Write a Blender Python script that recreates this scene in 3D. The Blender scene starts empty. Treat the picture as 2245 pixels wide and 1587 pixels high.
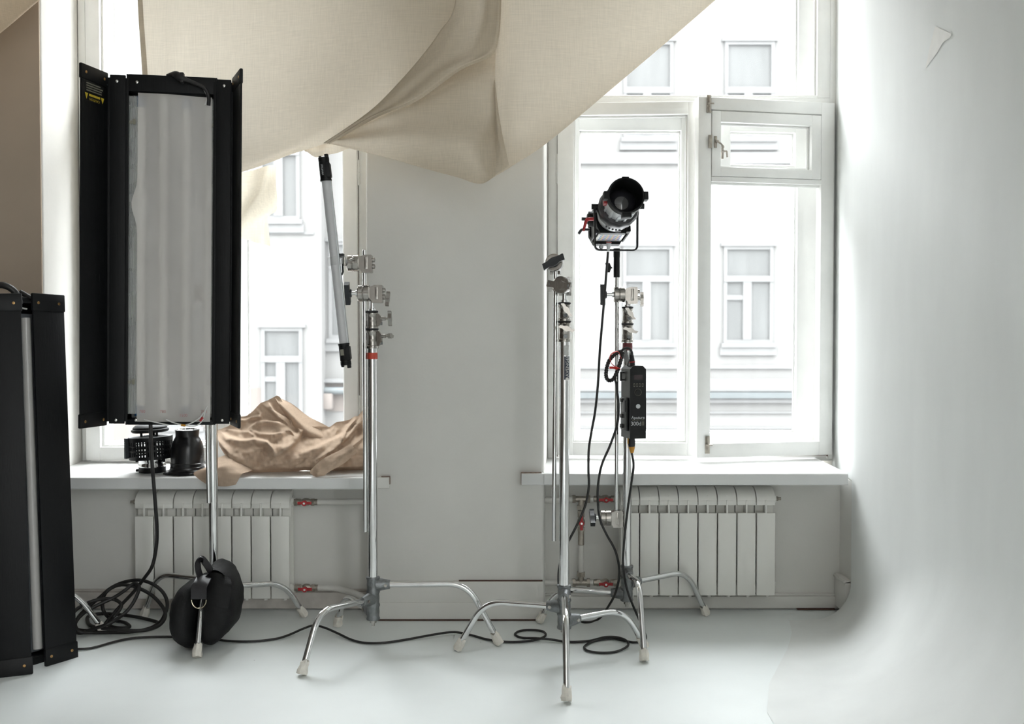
import bpy, bmesh, math, random
from mathutils import Vector, Matrix, noise
random.seed(7)
SC = bpy.context.scene
COL = SC.collection
V = Vector
PI = math.pi
# ---------------------------------------------------------------- camera model
W_, H_ = 2245.0, 1587.0
LENS = 35.0
F = LENS / 36.0 * W_
CX, CY = W_ / 2, H_ / 2
HC = 1.14
TH = math.atan(53.5 / F)
SN, CS = math.sin(TH), math.cos(TH)

def ray(px, py):
    x, y = (px - CX) / F, -(py - CY) / F
    return V((x, CS + y * SN, -SN + y * CS))

def P(px, py, Y):
    """pixel -> point of the room at distance Y in front of the lens"""
    d = ray(px, py)
    return d * (Y / d.y) + V((0, 0, HC))

def FL(px, py, z=0.0):
    """pixel -> point on the horizontal plane at height z"""
    d = ray(px, py)
    return d * ((z - HC) / d.z) + V((0, 0, HC))

def PZ(py, Y):
    return P(CX, py, Y).z

def PX(px, Y, py=740):
    return P(px, py, Y).x

# ---------------------------------------------------------------- mesh builder
def catmull(pts, k=6, closed=False):
    pts = [V(p) for p in pts]
    n = len(pts)
    out = []
    rng = n if closed else n - 1
    for i in range(rng):
        if closed:
            a, b, c, d = pts[(i - 1) % n], pts[i], pts[(i + 1) % n], pts[(i + 2) % n]
        else:
            b, c = pts[i], pts[i + 1]
            a = pts[i - 1] if i > 0 else b * 2 - c
            d = pts[i + 2] if i + 2 < n else c * 2 - b
        for j in range(k):
            t = j / k
            out.append(0.5 * ((2 * b) + (c - a) * t + (2 * a - 5 * b + 4 * c - d) * t * t + (3 * b - a - 3 * c + d) * t ** 3))
    if not closed:
        out.append(pts[-1])
    return out

def fillet(pts, r, k=6):
    pts = [V(p) for p in pts]
    out = [pts[0]]
    for i in range(1, len(pts) - 1):
        a, b, c = pts[i - 1], pts[i], pts[i + 1]
        d0, d1 = (a - b), (c - b)
        q = min(r, d0.length * .49, d1.length * .49)
        p0, p1 = b + d0.normalized() * q, b + d1.normalized() * q
        for j in range(k + 1):
            t = j / k
            out.append(p0 * (1 - t) ** 2 + b * 2 * t * (1 - t) + p1 * t * t)
    out.append(pts[-1])
    return out

def frame_of(axis):
    w = V(axis).normalized()
    t = V((0, 0, 1)) if abs(w.z) < .9 else V((1, 0, 0))
    u = t.cross(w).normalized()
    return u, w.cross(u), w

class MB:
    def __init__(s):
        s.v, s.f = [], []

    def add(s, vs, fs):
        o = len(s.v)
        s.v += [V(v) for v in vs]
        s.f += [[i + o for i in f] for f in fs]
        return s

    def box(s, c, size, rot=None, bev=0.0, seg=2):
        c = V(c)
        bm = bmesh.new()
        bmesh.ops.create_cube(bm, size=1)
        for v in bm.verts:
            v.co = V((v.co.x * size[0], v.co.y * size[1], v.co.z * size[2]))
        if bev > 0:
            bmesh.ops.bevel(bm, geom=bm.edges[:], offset=min(bev, min(size) * .45), segments=seg, affect='EDGES', profile=.5)
        bm.verts.index_update()
        R = rot if rot else Matrix.Identity(3)
        s.add([c + R @ v.co for v in bm.verts], [[v.index for v in f.verts] for f in bm.faces])
        bm.free()
        return s

    def bb(s, x0, x1, y0, y1, z0, z1, bev=0.0):
        return s.box(((x0 + x1) / 2, (y0 + y1) / 2, (z0 + z1) / 2), (abs(x1 - x0), abs(y1 - y0), abs(z1 - z0)), None, bev)

    def rings(s, rings, cap=True, closed=False):
        n = len(rings[0])
        vs = [p for r in rings for p in r]
        fs = []
        m = len(rings)
        for i in range(m if closed else m - 1):
            a, b = i * n, ((i + 1) % m) * n
            for j in range(n):
                k = (j + 1) % n
                fs.append([a + j, a + k, b + k, b + j])
        if cap and not closed:
            fs.append(list(range(n))[::-1])
            fs.append([(m - 1) * n + j for j in range(n)])
        return s.add(vs, fs)

    def tube(s, pts, r, n=10, closed=False, cap=True):
        pts = [V(p) for p in pts]
        m = len(pts)
        rs = r if isinstance(r, (list, tuple)) else [r] * m
        T = []
        for i in range(m):
            if closed:
                t = pts[(i + 1) % m] - pts[(i - 1) % m]
            else:
                t = pts[min(i + 1, m - 1)] - pts[max(i - 1, 0)]
            T.append(t.normalized() if t.length > 1e-9 else (T[-1] if T else V((0, 0, 1))))
        u = frame_of(T[0])[0]
        rings = []
        for i in range(m):
            u = (u - T[i] * u.dot(T[i]))
            u = u.normalized() if u.length > 1e-6 else frame_of(T[i])[0]
            w = T[i].cross(u)
            rings.append([pts[i] + (u * math.cos(2 * PI * j / n) + w * math.sin(2 * PI * j / n)) * rs[i] for j in range(n)])
        return s.rings(rings, cap, closed)

    def cyl(s, p0, p1, r0, r1=None, n=20):
        return s.lathe([(0, 0), (r0, 0), (r0 if r1 is None else r1, (V(p1) - V(p0)).length), (0, (V(p1) - V(p0)).length)], p0, V(p1) - V(p0), n)

    def lathe(s, prof, o, axis, n=28, sx=1.0):
        u, w, a = frame_of(axis)
        o = V(o)
        rings = [[o + a * h + (u * math.cos(2 * PI * j / n) * sx + w * math.sin(2 * PI * j / n)) * max(r, 1e-5) for j in range(n)] for r, h in prof]
        return s.rings(rings, cap=False)

    def prism(s, outline, o, u, w, depth):
        o, u, w, d = V(o), V(u), V(w), V(depth)
        n = len(outline)
        a = [o + u * x + w * y for x, y in outline]
        fs = [list(range(n)), [n + i for i in range(n)][::-1]]
        for i in range(n):
            k = (i + 1) % n
            fs.append([i, n + i, n + k, k])
        return s.add(a + [p + d for p in a], fs)

    def grid(s, rows):
        n = len(rows[0])
        fs = []
        for i in range(len(rows) - 1):
            for j in range(n - 1):
                fs.append([i * n + j, i * n + j + 1, (i + 1) * n + j + 1, (i + 1) * n + j])
        return s.add([p for r in rows for p in r], fs)

    def patch(s, ctrl, kv=8, ku=8, disp=None, rand=None):
        rows = [catmull(r, ku) for r in ctrl]
        cols = [catmull([r[j] for r in rows], kv) for j in range(len(rows[0]))]
        n, m = len(cols), len(cols[0])
        G = [[cols[j][i].copy() for j in range(n)] for i in range(m)]
        if disp:
            D = [[disp(j / (n - 1), i / (m - 1), G[i][j]) for j in range(n)] for i in range(m)]
            for i in range(m):
                for j in range(n):
                    d = D[i][j]
                    G[i][j] = G[i][j] + (d if isinstance(d, Vector) else V((0, -d, 0)))
        return s.grid(G)

    def sphere(s, c, r, n=16, sz=1.0):
        return s.lathe([(math.sin(PI * i / n) * r, -math.cos(PI * i / n) * r * sz) for i in range(n + 1)], c, (0, 0, 1), n * 2)

    def ribbon(s, pts, w, width, th=.002):
        """flat strap along pts; w = width direction"""
        rings = []
        w = V(w).normalized()
        for i, p in enumerate(pts):
            t = (pts[min(i + 1, len(pts) - 1)] - pts[max(i - 1, 0)]).normalized()
            nn = t.cross(w).normalized()
            ww = nn.cross(t).normalized()
            rings.append([p + ww * width / 2 + nn * th / 2, p - ww * width / 2 + nn * th / 2, p - ww * width / 2 - nn * th / 2, p + ww * width / 2 - nn * th / 2])
        return s.rings(rings)

    def text(s, body, size, o, u, w, depth=.0006, align='CENTER'):
        cu = bpy.data.curves.new('lettering', 'FONT')
        cu.body = body
        cu.size = size
        cu.align_x = align
        cu.align_y = 'CENTER'
        cu.resolution_u = 3
        ob = bpy.data.objects.new('lettering', cu)
        COL.objects.link(ob)
        dg = bpy.context.evaluated_depsgraph_get()
        dg.update()
        me = bpy.data.meshes.new_from_object(ob.evaluated_get(dg))
        u, w = V(u).normalized(), V(w).normalized()
        nn = u.cross(w)
        s.add([V(o) + u * v.co.x + w * v.co.y + nn * depth for v in me.vertices], [list(p.vertices) for p in me.polygons])
        bpy.data.objects.remove(ob)
        bpy.data.curves.remove(cu)
        bpy.data.meshes.remove(me)
        return s

    def build(s, name, mat, parent=None, smooth=38, solid=True):
        me = bpy.data.meshes.new(name)
        if parent is not None:
            r = parent
            while r.parent is not None:
                r = r.parent
            off = V(r.location)
            rot = Matrix.Rotation(0, 3, 'Z')
        else:
            xs, ys, zs = [v.x for v in s.v], [v.y for v in s.v], [v.z for v in s.v]
            off = V(((min(xs) + max(xs)) / 2, (min(ys) + max(ys)) / 2, min(zs)))
        me.from_pydata([v - off for v in s.v], [], s.f)
        bm = bmesh.new()
        bm.from_mesh(me)
        bmesh.ops.remove_doubles(bm, verts=bm.verts[:], dist=2e-5)
        bmesh.ops.dissolve_degenerate(bm, edges=bm.edges[:], dist=1e-6)
        if solid:
            bmesh.ops.recalc_face_normals(bm, faces=bm.faces[:])
        bm.to_mesh(me)
        bm.free()
        me.polygons.foreach_set('use_smooth', [True] * len(me.polygons))
        me.set_sharp_from_angle(angle=math.radians(smooth))
        me.materials.append(mat)
        ob = bpy.data.objects.new(name, me)
        COL.objects.link(ob)
        if parent is not None:
            ob.parent = parent
        else:
            ob.location = off
        return ob

def thing(name, loc, label, cat, group=None):
    o = bpy.data.objects.new(name, None)
    o.empty_display_size = .05
    COL.objects.link(o)
    o.location = V(loc)
    return tag(o, label, cat, group)

def tag(o, label, cat, group=None, kind=None):
    o['label'] = label
    o['category'] = cat
    if group:
        o['group'] = group
    if kind:
        o['kind'] = kind
    return o

def struct(o, label=None):
    o['kind'] = 'structure'
    if label:
        o['label'] = label
    return o

def struct_empty(name, loc):
    o = bpy.data.objects.new(name, None)
    o.empty_display_size = .05
    COL.objects.link(o)
    o.location = V(loc)
    return struct(o)

def sub(o, label):
    o['label'] = label
    return o

# ---------------------------------------------------------------- materials
def srgb(r, g, b):
    f = lambda c: (c / 255 / 12.92) if c / 255 <= .04045 else ((c / 255 + .055) / 1.055) ** 2.4
    return (f(r), f(g), f(b), 1)

def lin(r, g, b):
    return (r, g, b, 1)

def pm(name, col, rough=.5, metal=0.0, var=.06, scale=18.0, bump=0.0, bscale=120.0, col2=None, stretch=None, spec=.5, coat=0.0):
    """principled surface with a noise-driven tone variation and bump"""
    m = bpy.data.materials.new(name)
    m.use_nodes = True
    nt = m.node_tree
    b = nt.nodes['Principled BSDF']
    b.inputs['Roughness'].default_value = rough
    b.inputs['Metallic'].default_value = metal
    b.inputs['Specular IOR Level'].default_value = spec
    b.inputs['Coat Weight'].default_value = coat
    tc = nt.nodes.new('ShaderNodeTexCoord')
    mp = nt.nodes.new('ShaderNodeMapping')
    nt.links.new(tc.outputs['Object'], mp.inputs['Vector'])
    if stretch:
        mp.inputs['Scale'].default_value = stretch
    nz = nt.nodes.new('ShaderNodeTexNoise')
    nz.inputs['Scale'].default_value = scale
    nz.inputs['Detail'].default_value = 5
    nt.links.new(mp.outputs['Vector'], nz.inputs['Vector'])
    rp = nt.nodes.new('ShaderNodeValToRGB')
    c2 = col2 if col2 else tuple(max(0, c * (1 - var)) for c in col[:3]) + (1,)
    rp.color_ramp.elements[0].position = .3
    rp.color_ramp.elements[1].position = .7
    rp.color_ramp.elements[0].color = c2
    rp.color_ramp.elements[1].color = tuple(min(1, c * (1 + var * .4)) for c in col[:3]) + (1,)
    nt.links.new(nz.outputs['Fac'], rp.inputs['Fac'])
    nt.links.new(rp.outputs['Color'], b.inputs['Base Color'])
    if bump > 0:
        n2 = nt.nodes.new('ShaderNodeTexNoise')
        n2.inputs['Scale'].default_value = bscale
        n2.inputs['Detail'].default_value = 4
        nt.links.new(mp.outputs['Vector'], n2.inputs['Vector'])
        bp = nt.nodes.new('ShaderNodeBump')
        bp.inputs['Strength'].default_value = bump
        bp.inputs['Distance'].default_value = .004
        nt.links.new(n2.outputs['Fac'], bp.inputs['Height'])
        nt.links.new(bp.outputs['Normal'], b.inputs['Normal'])
    return m

def fabric(name, col, tcol, trans=.5, weave=420.0, vary=.10):
    """woven cloth: diffuse + translucent with crossed slubby threads"""
    m = bpy.data.materials.new(name)
    m.use_nodes = True
    nt = m.node_tree
    nt.nodes.remove(nt.nodes['Principled BSDF'])
    out = nt.nodes['Material Output']
    tc = nt.nodes.new('ShaderNodeTexCoord')
    facs = []
    for sc in ((weave, 60, 14), (14, 60, weave)):
        mp = nt.nodes.new('ShaderNodeMapping')
        mp.inputs['Scale'].default_value = sc
        nt.links.new(tc.outputs['Object'], mp.inputs['Vector'])
        nz = nt.nodes.new('ShaderNodeTexNoise')
        nz.inputs['Scale'].default_value = 1.0
        nz.inputs['Detail'].default_value = 2
        nt.links.new(mp.outputs['Vector'], nz.inputs['Vector'])
        facs.append(nz.outputs['Fac'])
    ad = nt.nodes.new('ShaderNodeMath')
    ad.operation = 'ADD'
    nt.links.new(facs[0], ad.inputs[0])
    nt.links.new(facs[1], ad.inputs[1])
    mr = nt.nodes.new('ShaderNodeMapRange')
    mr.inputs['From Min'].default_value = .7
    mr.inputs['From Max'].default_value = 1.3
    mr.inputs['To Min'].default_value = 1 - vary
    mr.inputs['To Max'].default_value = 1 + vary * .4
    nt.links.new(ad.outputs[0], mr.inputs['Value'])
    def tint(c):
        mx = nt.nodes.new('ShaderNodeVectorMath')
        mx.operation = 'SCALE'
        mx.inputs[0].default_value = c[:3]
        nt.links.new(mr.outputs['Result'], mx.inputs['Scale'])
        return mx.outputs[0]
    df = nt.nodes.new('ShaderNodeBsdfDiffuse')
    tr = nt.nodes.new('ShaderNodeBsdfTranslucent')
    nt.links.new(tint(col), df.inputs['Color'])
    nt.links.new(tint(tcol), tr.inputs['Color'])
    mix = nt.nodes.new('ShaderNodeMixShader')
    mix.inputs[0].default_value = trans
    nt.links.new(df.outputs[0], mix.inputs[1])
    nt.links.new(tr.outputs[0], mix.inputs[2])
    bp = nt.nodes.new('ShaderNodeBump')
    bp.inputs['Strength'].default_value = .15
    bp.inputs['Distance'].default_value = .001
    nt.links.new(ad.outputs[0], bp.inputs['Height'])
    nt.links.new(bp.outputs['Normal'], df.inputs['Normal'])
    nt.links.new(mix.outputs[0], out.inputs['Surface'])
    return m

def glass(name, tint=(1, 1, 1), dirt=.05, refl=1.0):
    """thin window pane: clear, faintly reflecting, with a film of dust in soft streaks"""
    m = bpy.data.materials.new(name)
    m.use_nodes = True
    nt = m.node_tree
    nt.nodes.remove(nt.nodes['Principled BSDF'])
    out = nt.nodes['Material Output']
    tp = nt.nodes.new('ShaderNodeBsdfTransparent')
    tp.inputs['Color'].default_value = (*tint, 1)
    gl = nt.nodes.new('ShaderNodeBsdfGlossy')
    gl.inputs['Roughness'].default_value = .02
    fr = nt.nodes.new('ShaderNodeFresnel')
    fr.inputs['IOR'].default_value = 1.30
    m1 = nt.nodes.new('ShaderNodeMixShader')
    nt.links.new(fr.outputs[0], m1.inputs[0])
    nt.links.new(tp.outputs[0], m1.inputs[1])
    nt.links.new(gl.outputs[0], m1.inputs[2])
    tl = nt.nodes.new('ShaderNodeBsdfTranslucent')
    tl.inputs['Color'].default_value = (.95, .96, .97, 1)
    tc = nt.nodes.new('ShaderNodeTexCoord')
    mp = nt.nodes.new('ShaderNodeMapping')
    mp.inputs['Scale'].default_value = (9, 9, 1.2)
    nz = nt.nodes.new('ShaderNodeTexNoise')
    nz.inputs['Scale'].default_value = 2.5
    nt.links.new(tc.outputs['Object'], mp.inputs['Vector'])
    nt.links.new(mp.outputs['Vector'], nz.inputs['Vector'])
    mr = nt.nodes.new('ShaderNodeMapRange')
    mr.inputs['From Min'].default_value = .3
    mr.inputs['From Max'].default_value = .8
    mr.inputs['To Min'].default_value = dirt * .6
    mr.inputs['To Max'].default_value = dirt * 1.5
    nt.links.new(nz.outputs['Fac'], mr.inputs['Value'])
    m2 = nt.nodes.new('ShaderNodeMixShader')
    nt.links.new(mr.outputs['Result'], m2.inputs[0])
    nt.links.new(m1.outputs[0], m2.inputs[1])
    nt.links.new(tl.outputs[0], m2.inputs[2])
    nt.links.new(m2.outputs[0], out.inputs['Surface'])
    return m

def sheet_mat(name, col, clear):
    """frosted plastic film: part see-through, part scattering"""
    m = bpy.data.materials.new(name)
    m.use_nodes = True
    nt = m.node_tree
    b = nt.nodes['Principled BSDF']
    out = nt.nodes['Material Output']
    b.inputs['Base Color'].default_value = col
    b.inputs['Roughness'].default_value = .35
    nz = nt.nodes.new('ShaderNodeTexNoise')
    nz.inputs['Scale'].default_value = 6
    tc = nt.nodes.new('ShaderNodeTexCoord')
    nt.links.new(tc.outputs['Object'], nz.inputs['Vector'])
    mr = nt.nodes.new('ShaderNodeMapRange')
    mr.inputs['To Min'].default_value = clear * .85
    mr.inputs['To Max'].default_value = min(1, clear * 1.15)
    nt.links.new(nz.outputs['Fac'], mr.inputs['Value'])
    tp = nt.nodes.new('ShaderNodeBsdfTransparent')
    mx = nt.nodes.new('ShaderNodeMixShader')
    nt.links.new(mr.outputs['Result'], mx.inputs[0])
    nt.links.new(b.outputs[0], mx.inputs[1])
    nt.links.new(tp.outputs[0], mx.inputs[2])
    nt.links.new(mx.outputs[0], out.inputs['Surface'])
    return m

M = dict(
    wall=pm('white plaster', lin(.73, .718, .686), .85, var=.03, scale=5, bump=.10, bscale=60),
    cyc=pm('white studio paint', lin(.785, .80, .79), .8, var=.05, scale=2.2, bump=.05, bscale=30, stretch=(2.5, 2.5, .7)),
    floor=pm('white floor paint', lin(.80, .835, .83), .55, var=.03, scale=4, bump=.04, bscale=40),
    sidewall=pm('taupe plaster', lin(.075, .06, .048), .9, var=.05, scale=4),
    rear=pm('grey plaster', lin(.50, .48, .455), .9, var=.05, scale=4),
    leftwall=pm('darker brown plaster', lin(.43, .35, .275), .9, var=.05, scale=4),
    ceil=pm('ceiling paint', lin(.74, .73, .71), .9, var=.03, scale=4),
    wood=pm('white window gloss paint', lin(.87, .87, .85), .35, var=.05, scale=9, bump=.12, bscale=45),
    dirty=pm('grimy white paint', lin(.62, .58, .54), .6, var=.25, scale=12, bump=.1),
    sill=pm('white sill paint', lin(.74, .745, .74), .35, var=.04, scale=7, bump=.06, bscale=50),
    crack=pm('dark seam', lin(.10, .05, .035), .9, var=.3, scale=60),
    chrome=pm('chrome', lin(.74, .74, .74), .06, 1.0, var=.06, scale=30),
    steel=pm('satin aluminium', lin(.40, .38, .355), .24, 1.0, var=.12, scale=40, bump=.05),
    cast=pm('cast zinc', lin(.22, .23, .235), .42, .8, var=.3, scale=50, bump=.3, bscale=200),
    black=pm('black powder coat', lin(.005, .0055, .006), .5, spec=.25, var=.2, scale=30, bump=.05, bscale=400),
    corr=pm('black corrugated plastic', lin(.0045, .005, .0055), .5, spec=.22, var=.15, scale=10, bump=.12, bscale=1.0, stretch=(260, 260, 3)),
    rubber=pm('black rubber', lin(.012, .012, .014), .55, var=.2, scale=60),
    cable=pm('black cable jacket', lin(.014, .013, .013), .5, var=.2, scale=80),
    knob=pm('black nylon', lin(.016, .019, .022), .4, var=.2, scale=60),
    red=pm('red plastic', lin(.45, .025, .03), .4, var=.1, scale=40),
    redtape=pm('red tape', lin(.50, .055, .03), .5, var=.15, scale=60),
    maroon=pm('maroon tape', lin(.16, .02, .025), .5, var=.15, scale=60),
    tape=pm('masking tape', lin(.76, .725, .66), .75, var=.12, scale=60, bump=.35, bscale=120),
    brass=pm('brass', lin(.45, .28, .12), .3, 1.0, var=.15, scale=80),
    rivet=pm('bright rivet', lin(.75, .74, .72), .2, 1.0, var=.1, scale=80),
    rad=pm('radiator enamel', lin(.80, .79, .75), .35, var=.03, scale=8),
    gap=pm('dark gap', lin(.03, .03, .035), .8, var=.2),
    pipe=pm('white plastic pipe', lin(.66, .645, .61), .45, var=.08, scale=20),
    fitting=pm('nickel fitting', lin(.42, .38, .33), .38, .85, var=.3, scale=60, bump=.2),
    grey=pm('silver grey plastic', lin(.60, .62, .64), .38, .0, var=.08, scale=30),
    white=pm('white plastic', lin(.72, .72, .70), .4, var=.05, scale=30),
    yellow=pm('yellow print', lin(.55, .40, .03), .5, var=.1, scale=80),
    paleprint=pm('pale print', lin(.55, .56, .58), .5, var=.05, scale=80),
    dimprint=pm('dim print', lin(.20, .19, .15), .5, var=.1, scale=80),
    screen=pm('dark display', lin(.06, .045, .05), .15, var=.1, scale=30),
    bag=pm('black nylon canvas', lin(.007, .0072, .0075), .62, spec=.25, var=.3, scale=40, bump=.35, bscale=260),
    webbing=pm('black webbing', lin(.020, .019, .022), .35, var=.2, scale=100, bump=.25, bscale=400),
    muslin=fabric('unbleached muslin', (.62, .535, .425), (.58, .535, .455), .36),
    muslin_thin=fabric('thin muslin', (.56, .50, .41), (.80, .745, .63), .62),
    brown=fabric('brown cotton', (.50, .385, .295), (.38, .26, .18), .07, vary=.08),
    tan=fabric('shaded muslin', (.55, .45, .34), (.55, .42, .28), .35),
    glass=glass('window glass', (.985, .99, .99), .014),
    lensglass=pm('lens glass', lin(.02, .02, .025), .06, var=.1, coat=1.0),
    film=sheet_mat('frosted film', lin(.76, .725, .69), .46),
    clear=sheet_mat('clear acrylic', lin(.75, .76, .75), .70),
    tubeglass=pm('phosphor tube', lin(.72, .70, .67), .25, var=.03),
    silver=pm('silvered reflector', lin(.42, .42, .42), .45, .3, var=.05),
    tubediff=pm('milky tube diffuser', lin(.52, .52, .53), .4, var=.04, scale=20),
    blue=pm('blue band', lin(.03, .10, .22), .5, var=.1),
    orange=pm('orange clip', lin(.55, .25, .02), .45, var=.1),
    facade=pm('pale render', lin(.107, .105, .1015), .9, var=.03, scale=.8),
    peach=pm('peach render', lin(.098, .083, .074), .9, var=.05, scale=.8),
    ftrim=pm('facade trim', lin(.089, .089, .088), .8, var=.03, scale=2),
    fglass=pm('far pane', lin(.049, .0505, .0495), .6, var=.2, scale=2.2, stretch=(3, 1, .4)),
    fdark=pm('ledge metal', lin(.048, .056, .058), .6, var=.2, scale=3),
    road=pm('asphalt', lin(.32, .32, .32), .9, var=.1),
    marker=pm('faded red marker', lin(.46, .22, .20), .6, var=.2, scale=90),
    grey2=pm('charcoal anodised', lin(.045, .045, .05), .38, .3, var=.1, scale=30),
    silver2=pm('pale painted metal', lin(.42, .43, .44), .35, .2, var=.06, scale=30),
    grey3=pm('dark grey plate', lin(.05, .055, .06), .5, var=.3, scale=60),
    boxblack=pm('black moulded plastic', lin(.009, .0095, .010), .42, var=.15, scale=40, bump=.05, bscale=300, spec=.35),
    redtie=pm('red fabric tie', lin(.62, .02, .015), .5, var=.1, scale=60),
    brasspale=pm('pale brass', lin(.52, .46, .34), .25, 1.0, var=.1),
    glossblack=pm('satin black enamel', lin(.006, .006, .007), .28, var=.2, scale=20),
    stripe_a=pm('blue stripe', lin(.05, .10, .30), .5, var=.1),
    stripe_b=pm('orange stripe', lin(.45, .18, .04), .5, var=.1),
    stripe_c=pm('violet stripe', lin(.16, .09, .28), .5, var=.1),
    stripe_d=pm('green stripe', lin(.10, .18, .12), .5, var=.1),
)

# sparse dark specks of dirt on the painted floor
_nt = M['floor'].node_tree
_b = _nt.nodes['Principled BSDF']
_old = _b.inputs['Base Color'].links[0].from_socket
_tc = _nt.nodes.new('ShaderNodeTexCoord')
_vo = _nt.nodes.new('ShaderNodeTexVoronoi')
_vo.inputs['Scale'].default_value = 9
_nt.links.new(_tc.outputs['Object'], _vo.inputs['Vector'])
_sep = _nt.nodes.new('ShaderNodeSeparateColor')
_nt.links.new(_vo.outputs['Color'], _sep.inputs[0])
_lt = _nt.nodes.new('ShaderNodeMapRange')
_lt.inputs['From Min'].default_value = .018
_lt.inputs['From Max'].default_value = .034
_lt.inputs['To Min'].default_value = 1
_lt.inputs['To Max'].default_value = 0
_nt.links.new(_vo.outputs['Distance'], _lt.inputs['Value'])
_gt = _nt.nodes.new('ShaderNodeMath')
_gt.operation = 'GREATER_THAN'
_gt.inputs[1].default_value = .72
_nt.links.new(_sep.outputs[0], _gt.inputs[0])
_mu = _nt.nodes.new('ShaderNodeMath')
_mu.operation = 'MULTIPLY'
_nt.links.new(_lt.outputs['Result'], _mu.inputs[0])
_nt.links.new(_gt.outputs[0], _mu.inputs[1])
_mx = _nt.nodes.new('ShaderNodeMix')
_mx.data_type = 'RGBA'
_nt.links.new(_mu.outputs[0], _mx.inputs['Factor'])
_nt.links.new(_old, _mx.inputs[6])
_mx.inputs[7].default_value = (.35, .35, .36, 1)
_nt.links.new(_mx.outputs[2], _b.inputs['Base Color'])
SKY, EXPO = 29.0, -0.14
# ================================================================ ROOM SHELL
CEIL = 3.45
ZS1, ZS2 = FL(400, 1048).z, 0
def z_at(py, Y):
    return PZ(py, Y)
ZS1 = PZ(1047, 3.965)        # sill heights
ZS2 = PZ(1038, 3.965)
YW = 4.40                    # inner face of the window frames
NY = 4.16                    # niche wall under the sills
PL, PR = PX(803, 4.0), PX(1193, 4.0)          # central pier
LR = PX(97, 4.0)                              # left reveal edge
XR = 1.366                                    # paint sheet on the right

struct(MB().bb(-3.0, 1.9, -3.4, 4.9, -.12, 0).build('floor', M['floor']))
struct(MB().bb(-3.0, 1.9, -3.4, 4.9, CEIL, CEIL + .12).build('ceiling', M['ceil']))
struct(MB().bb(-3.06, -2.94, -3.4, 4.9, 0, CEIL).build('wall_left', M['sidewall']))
struct(MB().bb(-3.0, 1.9, -3.5, -3.38, 0, CEIL).build('wall_rear', M['rear']))
# right-hand outer wall; an unseen window is added behind the camera for fill light
SY0, SY1, SZ0, SZ1 = -3.3, -.80, .4, 3.35
ow = MB()
ow.bb(1.47, 1.9, SY1, 3.992, 0, CEIL)
ow.bb(1.47, 1.9, -3.4, SY0, 0, CEIL)
ow.bb(1.47, 1.9, SY0, SY1, 0, SZ0)
ow.bb(1.47, 1.9, SY0, SY1, SZ1, CEIL)
struct(ow.build('wall_outer', M['wall']))
f = MB()
for q in (SY0 + .03, (SY0 + SY1) / 2, SY1 - .03):
    f.bb(1.70, 1.78, q - .03, q + .03, SZ0, SZ1, .004)
for q in (SZ0 + .03, 2.1, SZ1 - .03):
    f.bb(1.705, 1.775, SY0, SY1, q - .03, q + .03, .004)
struct(f.build('added_fill_window', M['wood']))

wb = MB()
# pier between the windows, rounded arrises
def pier(poly, z0, z1):
    wb.prism(poly, (0, 0, z0), (1, 0, 0), (0, 1, 0), (0, 0, z1 - z0))
e = .012
pier([(PL, 4.0 + e), (PL + e * .3, 4.0 + e * .3), (PL + e, 4.0), (PR - e, 4.0), (PR - e * .3, 4.0 + e * .3), (PR, 4.0 + e), (PX(1201, YW), YW + .02), (PX(1201, YW), 4.66), (-.605, 4.66), (-.605, YW + .02)], 0, CEIL)
lx = PX(176, YW)
wl = wb
wb = MB()
pier([(-3.0, 4.0), (LR - e, 4.0), (LR - e * .3, 4.0 + e * .3), (LR, 4.0 + e), (lx, YW + .02), (lx, 4.66), (-3.0, 4.66)], 0, CEIL)
_lw = struct(wb.build('wall_back_left', M['wall'], smooth=50))
wb = wl
struct(MB().bb(-2.94, LR - .004, 3.994, 4.004, 0, CEIL, .004).build('trim_7', M['leftwall']))  # thin front skin, darker and browner than the wall behind it
# lintels
wb.bb(lx, -.605, 4.0, 4.66, 3.38, CEIL)
wb.bb(PX(1201, YW), 1.46, 4.0, 4.66, 3.38, CEIL)
# niches under the sills
wb.bb(lx, PL, NY, 4.66, 0, ZS1 - .045)
wb.bb(PR, 1.46, NY, 4.66, 0, ZS2 - .045)
wb.bb(1.376, 1.46, 4.01, NY + .01, 0, ZS2 - .04)
# wall behind the right-hand reveal
wb.prism([(1.3735, 3.990), (1.9, 3.990), (1.9, 4.66), (1.425, 4.66), (1.425, 4.40), (1.3945, 4.14), (1.3825, 4.06)], (0, 0, 0), (1, 0, 0), (0, 1, 0), (0, 0, CEIL))
struct(wb.build('wall_back', M['wall'], smooth=50))

# curved studio sweep that runs from the window reveal along the right wall
def sm(t):
    t = max(0, min(1, t))
    return t * t * (3 - 2 * t)
sw = MB()
rows = []
ys = [4.0 - .0125, 3.95, 3.9, 3.82, 3.72, 3.6, 3.45, 3.25, 3.0, 2.7, 2.3, 1.8, 1.2, .4, -.3, -.9]
def wx(y):
    pts = [(4.0, XR), (3.9, 1.357), (3.7, 1.352), (3.3, 1.355), (2.6, 1.36), (.4, 1.37), (-.9, 1.472)]
    for (a, b), (c, d) in zip(pts, pts[1:]):
        if y >= c:
            t = sm((a - y) / (a - c))
            return b + (d - b) * t
    return pts[-1][1]
for y in ys:
    r = .15 + .34 * sm((4.0 - y) / 1.1)
    x = wx(y)
    row = [V((x - r - .10, y, .0015)), V((x - r - .03, y, .003))]
    for i in range(15):
        a = i / 14 * PI / 2
        row.append(V((x - r + r * math.sin(a), y, .004 + r - r * math.cos(a))))
    for z in (.75, .95, 1.2, 1.6, 2.2, 2.8, CEIL):
        row.append(V((x, y, z)))
    rows.append(row)
sw.grid(rows)
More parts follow.
